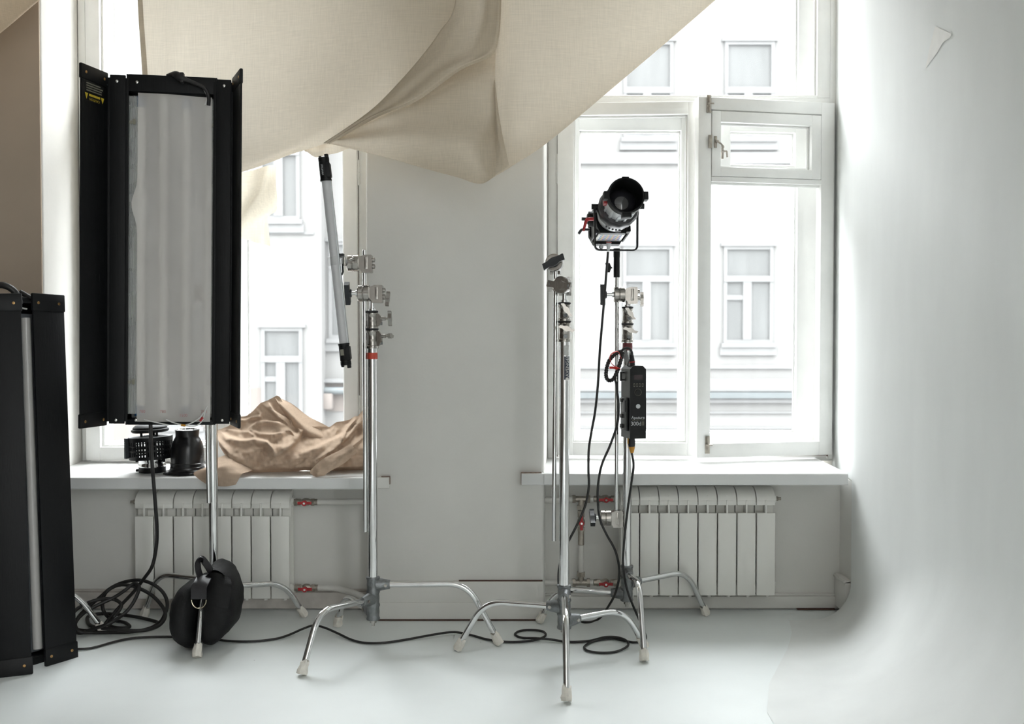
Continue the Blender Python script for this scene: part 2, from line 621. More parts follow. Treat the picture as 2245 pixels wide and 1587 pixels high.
# upper part of the sweep turning into the window reveal above the sill
rows = []
for (x, y) in ((XR, 3.9875), (1.376, 4.06), (1.388, 4.14), (1.400, 4.22), (1.410, 4.30), (1.417, 4.36), (1.420, 4.405)):
    rows.append([V((x, y, z)) for z in (ZS2 - .03, ZS2 + .03, .75, .95, 1.2, 1.6, 2.2, 2.8, CEIL)])
sw.grid(rows)
wr = struct(sw.build('wall_right', M['cyc'], smooth=60, solid=False))
# lighter triangular patch of paint on the sweep and a few scuffs
def on_wall(px, py, off=.0025):
    d = ray(px, py)
    x = 1.356 - off
    return d * (x / d.x) + V((0, 0, HC))
pt = MB()
poly = [on_wall(*q) for q in ((2050, 58), (2086, 74), (2084, 82), (2068, 92), (2054, 116), (2038, 138), (2029, 150), (2033, 128), (2040, 96))]
pt.add(poly, [list(range(len(poly)))])
pt.build('paint_patch', pm('fresh patch of paint', lin(.80, .79, .76), .7, var=.06, scale=20), wr, solid=False)

# skirtings
b = MB()
zb = PZ(1273, 3.985)
b.bb(PL + .002, PR - .002, 3.984, 4.004, .006, zb - .004, .003)
b.bb(PL + .002, PR - .002, 3.980, 4.004, .006, .075, .004)
struct(b.build('baseboard_center', M['wall']))
c_ = MB()
c_.bb(PX(1005, 3.985), PR - .006, 3.9905, 4.002, zb - .004, zb - .0005)
c_.bb(PL + .01, PR - .004, 3.979, 4.002, .0015, .0055)
struct(c_.build('trim_1', M['crack']))
b = MB()
b.bb(PR + .003, 1.372, NY - .022, NY + .002, .008, .058, .004)
b.bb(PR + .003, 1.372, NY - .014, NY + .002, .058, .068, .003)
b.bb(1.352, 1.378, 4.02, NY - .01, .02, .155, .003)
b.bb(1.346, 1.378, 4.02, NY - .01, .140, .150, .003)
struct(b.build('baseboard_right', M['wall']))
c_ = MB()
c_.bb(PX(1752, NY - .02), 1.35, NY - .026, NY - .01, .002, .007)
struct(c_.build('trim_2', M['crack']))
b = MB()
b.bb(lx, PL - .003, NY - .022, NY + .002, .006, .075, .004)
b.bb(lx, PL - .003, NY - .012, NY + .002, .075, .085, .003)
struct(b.build('baseboard_left', M['dirty']))

# window sills
def sill(name, x0, x1, z, horn):
    s = MB()
    y0 = 3.965
    th = .047
    prof = [(y0, z - .006), (y0 + .002, z - .002), (y0 + .006, z), (4.42, z + .012), (4.42, z - th), (y0 + .003, z - th), (y0, z - th + .004)]
    s.prism(prof, (x0, 0, 0), (0, 1, 0), (0, 0, 1), (x1 - x0, 0, 0))
    if horn[2]:
        struct(MB().bb(horn[0], horn[1], 3.986, 4.004, z - th, z - .001, .004).build('trim_8', M['wall']))
    else:
        s.bb(horn[0], horn[1], 3.972, 4.004, z - th, z - .001, .004)
    return struct(s.build(name, M['sill'], smooth=25))
sill('trim_3', lx - .005, PL + .0, ZS1, (PL - .002, PX(853, 3.985), 1))
sill('trim_4', PR - .001, PX(1862, 3.965), ZS2, (PX(1143, 3.975), PR + .002, 0))
c_ = MB()
xh = PX(853, 3.985)
c_.bb(PL + .06, xh, 3.9855, 4.001, ZS1 - .001, ZS1 + .0015)
c_.bb(xh, xh + .0020, 3.985, 4.001, ZS1 - .030, ZS1 + .001)
xh = PX(1143, 3.975)
c_.bb(xh, PR - .01, 3.978, 4.001, ZS2 - .001, ZS2 + .0015)
c_.bb(xh - .002, xh, 3.978, 4.001, ZS2 - .047, ZS2 + .001)
struct(c_.build('trim_5', pm('chipped edge', lin(.30, .22, .18), .9, var=.5, scale=120)))

# ================================================================ WINDOWS
def border(mb, o, u, w, W, Hh, th, l, r, b, t, bev=.003):
    """a rectangular frame of four rails in the plane (u, w), thickness along n"""
    n = u.cross(w).normalized()
    R = Matrix((u, w, n)).transposed()
    def bar(x0, x1, y0, y1):
        mb.box(o + u * (x0 + x1) / 2 + w * (y0 + y1) / 2 + n * th / 2, (x1 - x0, y1 - y0, th), R, bev)
    bar(0, l, 0, Hh)
    bar(W - r, W, 0, Hh)
    bar(l - .001, W - r + .001, 0, b)
    bar(l - .001, W - r + .001, Hh - t, Hh)

def bead(mb, o, u, w, x0, x1, y0, y1, n_off, s=.012):
    """slim glazing moulding inside a frame"""
    border(mb, o + u * x0 + w * y0 + u.cross(w).normalized() * n_off, u, w, x1 - x0, y1 - y0, s, s, s, s, s, .004)

def pane(mb, o, u, w, x0, x1, y0, y1, n_off):
    n = u.cross(w).normalized()
    q = [o + u * x + w * y + n * n_off for x, y in ((x0, y0), (x1, y0), (x1, y1), (x0, y1))]
    mb.add(q, [[0, 1, 2, 3]])

def hinge_at(parent, x, y, z0, z1):
    h = MB()
    zm = (z0 + z1) / 2
    h.lathe([(0, z0), (.006, z0 + .002), (.009, z0 + .006), (.009, zm - .003), (.006, zm - .001), (.006, zm + .001), (.009, zm + .003), (.009, z1 - .006), (.006, z1 - .002), (0, z1)], (x, y, 0), (0, 0, 1), 14)
    h.bb(x - .012, x + .012, y + .004, y + .010, z0 + .006, z1 - .006, .001)
    return h.build('hinge', M['wood'], parent)

UX, UZ = V((1, 0, 0)), V((0, 0, 1))
NIN = V((0, -1, 0))

def window_frame(name, x0, x1, z0, zt, jl, jr, zb0, zb1, mull):
    root = struct_empty(name, ((x0 + x1) / 2, YW, z0))
    f = MB()
    f.bb(x0, x0 + jl, YW - .005, YW + .20, z0, zt, .003)
    f.bb(x1 - jr, x1, YW - .005, YW + .20, z0, zt, .003)
    f.bb(x0, x1, YW - .005, YW + .20, zt - .06, zt, .003)
    f.bb(x0, x1, YW + .01, YW + .20, z0 - .01, z0 + .020, .003)
    f.bb(x0, x1, YW - .002, YW + .20, zb0, zb1, .003)
    f.bb(mull[0], mull[1], YW + .045, YW + .14, z0, zb0 + .01, .004)
    f.bb(mull[0] + .012, mull[1] - .012, YW + .030, YW + .05, z0, zb0 + .01, .003)
    fr = f.build('frame', M['wood'], root)
    return root, fr

def sash_obj(root, name, o, u, Wd, Hh, th, l, r, b, t, glazed=True, mat='wood'):
    s = MB()
    border(s, o, u, UZ, Wd, Hh, th, l, r, b, t)
    bead(s, o, u, UZ, l - .012, Wd - r + .012, b - .012, Hh - t + .012, th * .35, .012)
    bead(s, o, u, UZ, l - .002, Wd - r + .002, b - .002, Hh - t + .002, th * .10, .010)
    ob = s.build(name, M[mat], root)
    if glazed:
        g = MB()
        pane(g, o, u, UZ, l, Wd - r, b, Hh - t, th * .3)
        g.build('pane', M['glass'], ob, solid=False)
    return ob

# --- window_2: right-hand window
x0, x1 = PX(1201, YW), 1.423
z0 = ZS2 + .006
zb0, zb1 = PZ(230, YW), PZ(213.5, YW)
w2, _ = window_frame('window_2', x0, x1, z0, 3.38, PX(1222, YW) - x0 - .002, x1 - PX(1815, YW), zb0, zb1, (PX(1500, 4.5), PX(1545, 4.5)))
# upper lights
o = V((PX(1222, YW), YW + .035, zb1 - .004))
wd = PX(1815, YW) - o.x
sash_obj(w2, 'fanlight', o, UX, wd, 3.33 - o.z, .04, .055, PX(1815, YW) - PX(1787, YW), .012, .06)
o = V((PX(1235, 4.54), 4.585, zb1 - .03))
sash_obj(w2, 'fanlight', o, UX, PX(1800, 4.54) - o.x, 3.33 - o.z, .04, .06, PX(1800, 4.54) - PX(1747, 4.54), .034, .06)
# inner left sash, hinged left, slightly ajar
hx = PX(1222, YW)
a = math.radians(3.2)
u = V((math.cos(a), -math.sin(a), 0))
zt, zl = PZ(231, YW), PZ(995, YW)
wd = (PX(1519, 4.37) - hx) / math.cos(a)
S_L = sash_obj(w2, 'sash', V((hx, YW, zl)), u, wd, zt - zl, .045, .070, .030, PZ(967, YW) - zl, zt - PZ(258, YW))
hinge_at(w2, hx, YW - .006, PZ(405, YW), PZ(338, YW))
# inner right sash, hinged right and swung into the room
hx = PX(1815, YW)
a = math.radians(11.0)
u = V((math.cos(a), math.sin(a), 0))            # points from the free edge to the hinge
wd = .626
fo = V((hx, YW, 0)) - u * wd                    # free edge
zt, zl = PZ(231, YW), PZ(994, YW)
o = V((fo.x, fo.y, zl))
Hh = zt - zl
zv0, zv1 = PZ(391, fo.y + .03) - zl, PZ(247, fo.y + .02) - zl     # opening of the small vent, relative
s = MB()
l, r, bt = .058, .062, PZ(968, fo.y + .05) - zl
border(s, o, u, UZ, wd, Hh, .045, l, r, bt, Hh - zv1 - .002)
n = u.cross(UZ)
R = Matrix((u, UZ, n)).transposed()
s.box(o + u * wd / 2 + UZ * (zv0 - .012) + n * .0225, (wd - l - r + .002, .022, .045), R, .003)
bead(s, o, u, UZ, l - .012, wd - r + .012, bt - .012, zv0 - .022, .016, .012)
sr = s.build('sash', M['wood'], w2)
g = MB()
pane(g, o, u, UZ, l, wd - r, bt, zv0 - .02, .014)
g.build('pane', M['glass'], sr, solid=False)
hinge_at(w2, hx, YW - .006, PZ(390, YW), PZ(338, YW))
hinge_at(w2, hx, YW - .006, PZ(914, YW), PZ(857, YW))
# small ventilation sash in the right-hand one
vo = o + u * (l + .002) + UZ * zv0
vw, vh = wd - l - r - .004, zv1 - zv0 - .003
vs = sash_obj(w2, 'ventilation_sash', vo - n * -.003, u, vw, vh, .045, .040, .044, .040, .046)
lt = MB()
lp = vo + u * .012 + UZ * (vh * .52) + n * .052
lt.box(lp - u * .022, (.016, .055, .006), R, .002)
lt.box(lp + u * .002, (.012, .050, .006), R, .002)
lt.cyl(lp + u * .004, lp + u * .004 + n * .016, .006, None, 12)
lt.tube([lp + u * .004 + n * .014, lp + u * .020 + n * .018 - UZ * .012, lp + u * .032 + n * .018 - UZ * .026], .0035, 8)
lt.build('latch', M['fitting'], vs)
lt = MB()
lp = vo + u * .075 + UZ * (vh * .42) + n * -.02
lt.box(lp, (.012, .060, .006), R, .002)
lt.cyl(lp, lp + n * .016, .005, None, 12)
lt.tube([lp + n * .014 - u * .012, lp + n * .016 + u * .014], .004, 8)
lt.tube([lp + n * .016 + u * .014, lp + n * .016 + u * .016 - UZ * .025], .004, 8)
lt.build('latch', M['fitting'], vs)
# bolts of the big sash
for zz in (Hh - .030, .055):
    bo = MB()
    q = o + u * .045 + UZ * zz + n * .048
    bo.box(q, (.020, .075, .006), R, .001)
    bo.cyl(q - UZ * .035 + n * .006, q + UZ * .035 + n * .006, .0045, None, 10)
    bo.box(q - u * .004 + n * .008, (.012, .010, .010), R, .002)
    bo.tube([q + n * .008, q + n * .012 + u * .018], .003, 8)
    bo.build('bolt', M['fitting'], w2)
# outer layer
yo = 4.555
o1 = V((PX(1245, yo), yo, PZ(985, yo)))
sash_obj(w2, 'outer_sash', o1, UX, PX(1517, yo) - o1.x, PZ(255, yo) - o1.z, .045, PX(1268, yo) - o1.x, PX(1517, yo) - PX(1488, yo), PZ(945, yo) - o1.z, PZ(255, yo) - PZ(290, yo))
o1 = V((PX(1528, yo), yo, PZ(985, yo)))
zt1 = PZ(376, yo)
sash_obj(w2, 'outer_sash', o1, UX, PX(1792, yo) - o1.x, zt1 - o1.z, .045, .03, PX(1792, yo) - PX(1740, yo), PZ(946, yo) - o1.z, .020)
av = math.radians(7)
uv = V((math.cos(av), math.sin(av), 0))
o2 = V((PX(1562, yo), yo - .05, zt1 + .004))
sash_obj(w2, 'outer_ventilation_sash', o2, uv, PX(1775, yo) - o2.x, PZ(262, yo) - zt1, .045, PX(1588, yo) - PX(1562, yo), PX(1775, yo) - PX(1733, yo), .014, PZ(262, yo) - PZ(298, yo))

# --- window_1: left-hand window
x0, x1 = PX(176, YW, 500), -.600
z0 = ZS1 + .014
jx0, jx1 = PX(193, YW, 500), PX(787, YW)
w1, _ = window_frame('window_1', x0, x1, z0, 3.38, jx0 - x0 - .002, x1 - jx1 - .002, zb0, zb1, (PX(470, 4.5), PX(520, 4.5)))
o = V((jx0, YW + .030, zb1 - .004))
sash_obj(w1, 'fanlight', o, UX, jx1 - o.x, 3.33 - o.z, .04, .062, .06, .012, .06)
o = V((jx0 + .03, 4.585, zb1 - .03))
sash_obj(w1, 'fanlight', o, UX, jx1 - .02 - o.x, 3.33 - o.z, .04, PX(262, 4.6) - o.x, .07, .034, .06)
zt, zl = PZ(231, YW), PZ(1006, YW)
xm = PX(497, YW)
sash_obj(w1, 'sash', V((jx0, YW, zl)), UX, xm - jx0 - .001, zt - zl, .045, .062, .05, PZ(978, YW) - zl, .055)
sash_obj(w1, 'sash', V((xm, YW, zl)), UX, jx1 - xm, zt - zl, .045, .05, .060, PZ(978, YW) - zl, .055)
hinge_at(w1, jx1, YW - .006, PZ(407, YW), PZ(350, YW))
hinge_at(w1, jx1, YW - .006, PZ(925, YW), PZ(866, YW))
o1 = V((jx0 + .03, yo, PZ(988, yo)))
xq = PX(500, yo)
sash_obj(w1, 'outer_sash', o1, UX, xq - o1.x, PZ(255, yo) - o1.z, .045, PX(246, yo, 900) - o1.x, .06, PZ(968, yo) - o1.z, .07)
o1 = V((xq, yo, PZ(988, yo)))
sash_obj(w1, 'outer_sash', o1, UX, PX(782, yo) - xq, PZ(255, yo) - o1.z, .045, PX(546, yo) - xq, .05, PZ(968, yo) - o1.z, .07)
gp = MB()
for xx in (jx0, jx1):
    gp.bb(xx - .0018, xx + .0018, YW - .0006, YW + .004, z0 + .02, zb0)
gp.bb(jx0, xm, YW - .0006, YW + .004, PZ(1008.5, YW), PZ(1006, YW))
gp.build('seam', M['crack'], w1)
gp = MB()
for xx in (PX(1222, YW), PX(1815, YW)):
    gp.bb(xx - .0015, xx + .0015, YW - .0065, YW + .004, z0 + .02, zb0)
gp.bb(PX(1700, YW), PX(1813, YW), YW - .0008, YW + .004, PZ(998, YW), PZ(995, YW))
gp.build('seam', M['crack'], w2)

# ================================================================ OUTSIDE
YF = 16.6
struct(MB().bb(-16, 16, 4.95, YF + 2, -1.6, -1.5).build('ground', M['road']))

def facade_window(root, px0, py0, px1, py1, Y, split=.36, vent=True, deep=.12):
    """double casement with a top light, set into the wall"""
    x0, x1, z1, z0 = PX(px0, Y), PX(px1, Y), PZ(py0, Y), PZ(py1, Y)
    f = MB()
    t = .055
    f.bb(x0, x0 + t, Y - .05, Y + .08, z0, z1)
    f.bb(x1 - t, x1, Y - .05, Y + .08, z0, z1)
    f.bb(x0 + t, x1 - t, Y - .048, Y + .08, z1 - t, z1)
    f.bb(x0 + t, x1 - t, Y - .048, Y + .08, z0, z0 + t)
    zm = z1 - (z1 - z0) * split
    f.bb(x0 + .001, x1 - .001, Y - .06, Y + .08, zm - .06, zm + .04)
    xm = (x0 + x1) / 2
    f.bb(xm - .09, xm + .05, Y - .055, Y + .08, z0 + t, zm - .06)
    if vent:
        f.bb(x0 + t, xm - .08, Y - .045, Y + .08, zm - .36, zm - .28)
    f.bb(x0 - .04, x1 + .04, Y - .09, Y + .05, z0 - .07, z0)
    f.bb(x0 - .06, x1 + .06, Y - .06, Y + .05, z0 - .20, z0 - .07)
    f.bb(x0 - .05, x1 + .05, Y - .07, Y + .05, z1, z1 + .05)
    fo = f.build('window', M['ftrim'], root)
    g = MB()
    for (a, b, c, d) in ((x0 + t, x1 - t, zm + .04, z1 - t), (x0 + t, xm - .09, z0 + t, zm - .06), (xm + .05, x1 - t, z0 + t, zm - .06)):
        g.bb(a - .01, b + .01, Y - .006, Y + .01, c - .01, d + .01)
    g.build('pane', M['fglass'], fo)
    return fo

XSPLIT = PX(980, YF)
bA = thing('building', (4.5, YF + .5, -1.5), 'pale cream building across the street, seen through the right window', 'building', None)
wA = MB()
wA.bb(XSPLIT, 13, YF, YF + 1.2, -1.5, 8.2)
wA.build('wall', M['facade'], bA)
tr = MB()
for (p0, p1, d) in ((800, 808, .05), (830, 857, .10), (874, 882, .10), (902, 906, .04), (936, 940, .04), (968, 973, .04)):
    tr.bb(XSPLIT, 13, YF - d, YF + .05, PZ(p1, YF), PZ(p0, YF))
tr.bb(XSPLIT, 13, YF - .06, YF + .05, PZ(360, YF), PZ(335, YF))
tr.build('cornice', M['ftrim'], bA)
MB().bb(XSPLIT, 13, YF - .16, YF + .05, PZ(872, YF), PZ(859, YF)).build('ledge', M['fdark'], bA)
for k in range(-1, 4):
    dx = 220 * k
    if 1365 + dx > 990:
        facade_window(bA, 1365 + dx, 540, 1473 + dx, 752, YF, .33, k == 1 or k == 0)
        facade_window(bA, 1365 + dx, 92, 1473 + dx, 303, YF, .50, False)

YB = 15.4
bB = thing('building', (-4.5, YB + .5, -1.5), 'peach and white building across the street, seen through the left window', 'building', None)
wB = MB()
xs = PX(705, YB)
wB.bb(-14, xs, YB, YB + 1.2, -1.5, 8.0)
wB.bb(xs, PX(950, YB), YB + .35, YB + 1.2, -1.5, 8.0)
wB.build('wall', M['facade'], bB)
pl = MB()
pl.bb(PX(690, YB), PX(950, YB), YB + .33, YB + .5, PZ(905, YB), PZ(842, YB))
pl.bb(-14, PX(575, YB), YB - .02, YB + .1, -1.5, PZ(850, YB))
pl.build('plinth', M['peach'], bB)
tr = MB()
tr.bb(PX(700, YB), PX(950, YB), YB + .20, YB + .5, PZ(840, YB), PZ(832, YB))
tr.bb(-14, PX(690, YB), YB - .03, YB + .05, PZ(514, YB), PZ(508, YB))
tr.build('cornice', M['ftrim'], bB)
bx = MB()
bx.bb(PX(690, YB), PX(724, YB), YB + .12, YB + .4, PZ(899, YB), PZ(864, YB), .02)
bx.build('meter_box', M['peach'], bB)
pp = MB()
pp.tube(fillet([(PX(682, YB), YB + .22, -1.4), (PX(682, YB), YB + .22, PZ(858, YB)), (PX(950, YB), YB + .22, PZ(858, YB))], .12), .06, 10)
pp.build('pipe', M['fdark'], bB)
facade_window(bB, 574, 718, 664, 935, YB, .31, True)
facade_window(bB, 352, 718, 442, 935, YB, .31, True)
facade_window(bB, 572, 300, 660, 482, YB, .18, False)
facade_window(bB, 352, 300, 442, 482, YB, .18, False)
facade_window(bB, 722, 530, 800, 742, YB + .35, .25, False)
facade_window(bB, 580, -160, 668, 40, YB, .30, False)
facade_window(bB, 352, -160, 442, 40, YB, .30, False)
facade_window(bB, 215, 300, 300, 482, YB, .18, False)
# ================================================================ DRAPED CLOTH
def C(px, py, Y):
    return P(px, py, Y)

def rnd(p, s, seed=0):
    return noise.noise(V((p.x * s + seed, p.y * s + seed * 2.3, p.z * s - seed)))

cloth = thing('draped_cloth', P(900, 300, 3.8), 'huge unbleached muslin sheet hung from the ceiling in swags across both windows', 'cloth')
# left sheet
def d_left(u, v, p):
    e = max(0, 1 - u * 5)
    return .012 * e * math.sin(u * 60 + v * 3) * min(1, v * 2) + .014 * rnd(p, 2.2, 3) * (1 - abs(u - .5)) + .02 * rnd(p, .9, 8)
ctrl = []
for row in (
    [(296, -560, 3.93), (480, -560, 3.92), (660, -560, 3.90), (840, -560, 3.87), (960, -560, 3.83), (1012, -560, 3.815)],
    [(300, -200, 3.94), (470, -200, 3.91), (650, -200, 3.89), (830, -200, 3.85), (960, -200, 3.815), (1012, -200, 3.81)],
    [(303, 0, 3.93), (455, 0, 3.91), (620, 0, 3.87), (790, 0, 3.82), (910, 0, 3.795), (1006, 0, 3.80)],
    [(312, 130, 3.93), (450, 130, 3.90), (600, 140, 3.85), (750, 145, 3.79), (850, 138, 3.775), (926, 132, 3.785)],
    [(320, 270, 3.93), (450, 265, 3.89), (580, 255, 3.83), (690, 248, 3.77), (765, 244, 3.75), (829, 236, 3.765)],
    [(328, 400, 3.94), (455, 372, 3.90), (565, 345, 3.84), (640, 320, 3.79), (695, 300, 3.765), (772, 279, 3.76)],
    [(330, 428, 3.96), (450, 400, 3.925), (563, 367, 3.875), (640, 338, 3.83), (692, 322, 3.79), (738, 306, 3.775)],
):
    ctrl.append([C(*q) for q in row])
pn = MB().patch(ctrl, 10, 10, d_left)
hp = pn.build('hanging_panel', M['muslin'], cloth, smooth=80, solid=False)
# stitched hem along its free left edge
he = MB()
edge = catmull([r[0] for r in ctrl], 10)
he.grid([[p + V((.0, -.006, 0)), p + V((.020, -.007, 0))] for p in edge])
he.build('stitched_hem', M['muslin'], hp, smooth=80, solid=False)
# folded flap that sweeps down to the knot
Lc = [(1000, -560, 3.80), (1004, -200, 3.80), (999, 0, 3.79), (962, 72, 3.78), (917, 132, 3.77), (870, 185, 3.76), (821, 235, 3.75), (765, 278, 3.745), (708, 314, 3.76)]
Rc = [(1112, -560, 3.72), (1106, -200, 3.72), (1099, 0, 3.71), (1094, 78, 3.70), (1077, 121, 3.69), (1008, 154, 3.69), (913, 221, 3.70), (826, 257, 3.715), (722, 316, 3.75)]
ctrl = []
for a, b in zip(Lc, Rc):
    p, q = C(*a), C(*b)
    wd = (q - p).length
    row = []
    for t, dp in ((0, .0), (.06, -.015), (.3, -.030), (.55, -.024), (.8, -.030), (.95, -.022), (1, .005)):
        m = p.lerp(q, t)
        row.append(m + V((0, dp * min(1, wd / .12), 0)))
    ctrl.append(row)
def d_flap(u, v, p):
    return .008 * math.sin(u * 22 + 2 * v) * math.sin(PI * u) * max(0, 1 - v * 1.1) + .008 * rnd(p, 5, 1) * math.sin(PI * u)
MB().patch(ctrl, 8, 5, d_flap).build('folded_flap', M['muslin'], cloth, smooth=80, solid=False)
# pouch below the flap
rowsC = (
    [(735, 305, 3.79), (830, 250, 3.80), (915, 212, 3.81), (1004, 150, 3.83), (1050, 128, 3.84), (1092, 108, 3.83)],
    [(738, 300, 3.775), (835, 262, 3.77), (925, 225, 3.77), (1004, 185, 3.77), (1050, 170, 3.77), (1086, 160, 3.775)],
    [(732, 306, 3.77), (830, 290, 3.745), (920, 272, 3.735), (1000, 258, 3.73), (1050, 250, 3.735), (1086, 245, 3.745)],
    [(726, 311, 3.775), (832, 320, 3.745), (920, 322, 3.725), (1000, 325, 3.715), (1052, 325, 3.715), (1088, 320, 3.725)],
    [(722, 315, 3.79), (850, 346, 3.775), (930, 368, 3.76), (1000, 386, 3.75), (1052, 400, 3.74), (1086, 384, 3.735)],
    [(722, 314, 3.81), (850, 338, 3.81), (930, 358, 3.80), (1000, 374, 3.80), (1052, 386, 3.79), (1084, 372, 3.77)],
)
def d_pouch(u, v, p):
    s = math.sin(PI * min(1, max(0, v)))
    return s * (.020 * math.sin(v * 17 - u * 2.5) * (.35 + .65 * u) * (1 - u * .4) + .010 * rnd(p, 4, 5))
MB().patch([[C(*q) for q in r] for r in rowsC], 9, 8, d_pouch).build('pouch', M['muslin'], cloth, smooth=80, solid=False)
# right sweep up to the wall
top = [(1080, -560, 3.80), (1150, -560, 3.78), (1250, -560, 3.78), (1400, -560, 3.80), (1600, -560, 3.84), (1760, -560, 3.87), (1862, -560, 3.90)]
hem = [(1070, 394, 3.755), (1118, 365, 3.755), (1200, 311, 3.77), (1330, 203, 3.80), (1480, 76, 3.84), (1600, -27, 3.87), (1866, -255, 3.92)]
lefts = {0: 1094, .25: 1098, .5: 1098, .68: 1089, .84: 1084, 1: 1070}
ctrl = []
for t in (0, .25, .5, .68, .84, .95, 1.0, 1.03):
    row = []
    for k, (a, b) in enumerate(zip(top, hem)):
        q = C(a[0] + (b[0] - a[0]) * min(t, 1), a[1] + (b[1] - a[1]) * min(t, 1), a[2] + (b[2] - a[2]) * min(t, 1))
        if k == 0:
            lx_ = 1094 if t < .2 else (1098 if t < .6 else (1088 if t < .7 else (1083 if t < .9 else (1078 if t < .97 else 1070))))
            q = C(lx_, a[1] + (b[1] - a[1]) * min(t, 1), a[2] + (b[2] - a[2]) * min(t, 1))
        bulge = -.075 * math.sin(PI * min(t, 1)) ** .8 * math.sin(PI * min(1, (k + .35) / 6.4))
        q = q + V((0, bulge, 0))
        if t > 1:
            q = q + V((0, .045, .018))
        row.append(q)
    ctrl.append(row)
def d_sweep(u, v, p):
    return .012 * rnd(p, 2.6, 9) + .018 * rnd(p, 1.0, 4) + .006 * math.sin(u * 30 + v * 8) * max(0, 1 - u * 3)
MB().patch(ctrl, 8, 9, d_sweep).build('hanging_panel', M['muslin'], cloth, smooth=80, solid=False)
# narrow turned-back fold where pouch and sweep meet
rowsT = ([(1083, 175, 3.700), (1084.5, 178, 3.695), (1086, 182, 3.70)],
         [(1084, 235, 3.690), (1088, 240, 3.680), (1093, 245, 3.695)],
         [(1086, 300, 3.695), (1094, 300, 3.680), (1102, 298, 3.70)],
         [(1088, 345, 3.705), (1099, 338, 3.690), (1110, 334, 3.71)],
         [(1086, 384, 3.725), (1102, 371, 3.715), (1116, 362, 3.74)])
MB().patch([[C(*q) for q in r] for r in rowsT], 6, 6).build('turned_fold', M['muslin'], cloth, smooth=80, solid=False)
# small lip that hangs out below the knot
rowsL = ([(664, 322, 3.86), (700, 308, 3.84), (742, 300, 3.84), (790, 318, 3.86)],
         [(668, 331, 3.86), (694, 330, 3.835), (732, 322, 3.84), (775, 325, 3.86)],
         [(674, 333, 3.87), (692, 344, 3.85), (727, 338, 3.85), (766, 326, 3.87)])
MB().patch([[C(*q) for q in r] for r in rowsL], 6, 6, lambda u, v, p: .006 * math.sin(u * 14)).build('lip', M['muslin'], cloth, smooth=80, solid=False)
# loose tail hanging in the window recess
rowsG = ([(470, 395, 4.06), (530, 378, 4.02), (570, 368, 4.00), (606, 362, 4.00)],
         [(468, 430, 4.05), (528, 425, 4.00), (575, 415, 3.97), (604, 400, 4.01)],
         [(470, 465, 4.06), (530, 462, 4.02), (566, 452, 3.96), (606, 458, 4.00)],
         [(474, 500, 4.06), (528, 500, 4.03), (556, 488, 3.98), (592, 480, 4.03)],
         [(476, 530, 4.06), (531, 524, 4.03), (562, 532, 4.00), (594, 540, 4.04)])
def d_tail(u, v, p):
    return .016 * math.sin(u * 9 + v * 6) + .018 * (1 - abs(2 * ((v * 1.6 + u * 1.3) % 1) - 1)) * math.sin(PI * v)
MB().patch([[C(*q) for q in r] for r in rowsG], 8, 8, d_tail).build('loose_tail', M['muslin_thin'], cloth, smooth=80, solid=False)

# muslin swag in the upper left corner, colour darkened for missing backlight
ctrl = [[C(*q) for q in r] for r in (
    [(-420, -630, 3.75), (-220, -640, 3.70), (0, -635, 3.72), (230, -590, 3.86)],
    [(-420, -330, 3.72), (-220, -300, 3.64), (0, -250, 3.66), (180, -160, 3.82)],
    [(-420, -80, 3.72), (-220, -50, 3.60), (-30, -55, 3.60), (120, -40, 3.76)],
    [(-420, 200, 3.74), (-220, 170, 3.62), (-40, 90, 3.62), (86, -4, 3.72)],
    [(-420, 330, 3.76), (-200, 210, 3.66), (-30, 98, 3.65), (88, -2, 3.74)])]
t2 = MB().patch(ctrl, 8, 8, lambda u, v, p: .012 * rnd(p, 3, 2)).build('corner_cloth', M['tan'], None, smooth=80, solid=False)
tag(t2, 'shade-toned muslin swag in the upper left corner, drawn across the ceiling', 'cloth')

# ================================================================ CRUMPLED BROWN CLOTH ON THE LEFT SILL
heap = thing('crumpled_cloth', FL(640, 1030, ZS1), 'crumpled brown cotton cloth heaped on the left window sill', 'cloth')
def ridge(p, s, seed):
    q = V((p.x * s + seed, p.z * s * 1.1 - seed, p.y * s + seed * .7))
    w = noise.noise_vector(q * .6) * .8
    return 1 - abs(noise.noise(q + w)) * 2.2
def crumple(amp, s, seed, fine=.35):
    def f(u, v, p):
        env = math.sin(PI * min(1, max(0, u))) ** .35 * math.sin(PI * min(1, max(0, v))) ** .35
        return env * amp * ((ridge(p, s, seed) - .5) + fine * (ridge(p, s * 2.3, seed + 5) - .5))
    return f
# main crumpled mass: one sheet between its outlines, raised along the folds of the cloth
def hp(x, y):
    return (400 + x / 3.742, 800 + y / 3.742)
TOPL = [(283, 535), (330, 520), (380, 500), (455, 425), (520, 420), (575, 382), (640, 312), (700, 290), (775, 250), (800, 262), (835, 330), (880, 400), (930, 470), (985, 500), (1060, 496), (1150, 506), (1210, 508), (1260, 470), (1320, 460), (1370, 450), (1410, 422), (1440, 420), (1485, 362)]
BOTL = [(300, 660), (335, 720), (400, 800), (500, 880), (620, 902), (760, 892), (900, 880), (1000, 862), (1060, 868), (1140, 872), (1200, 872), (1280, 866), (1485, 862)]
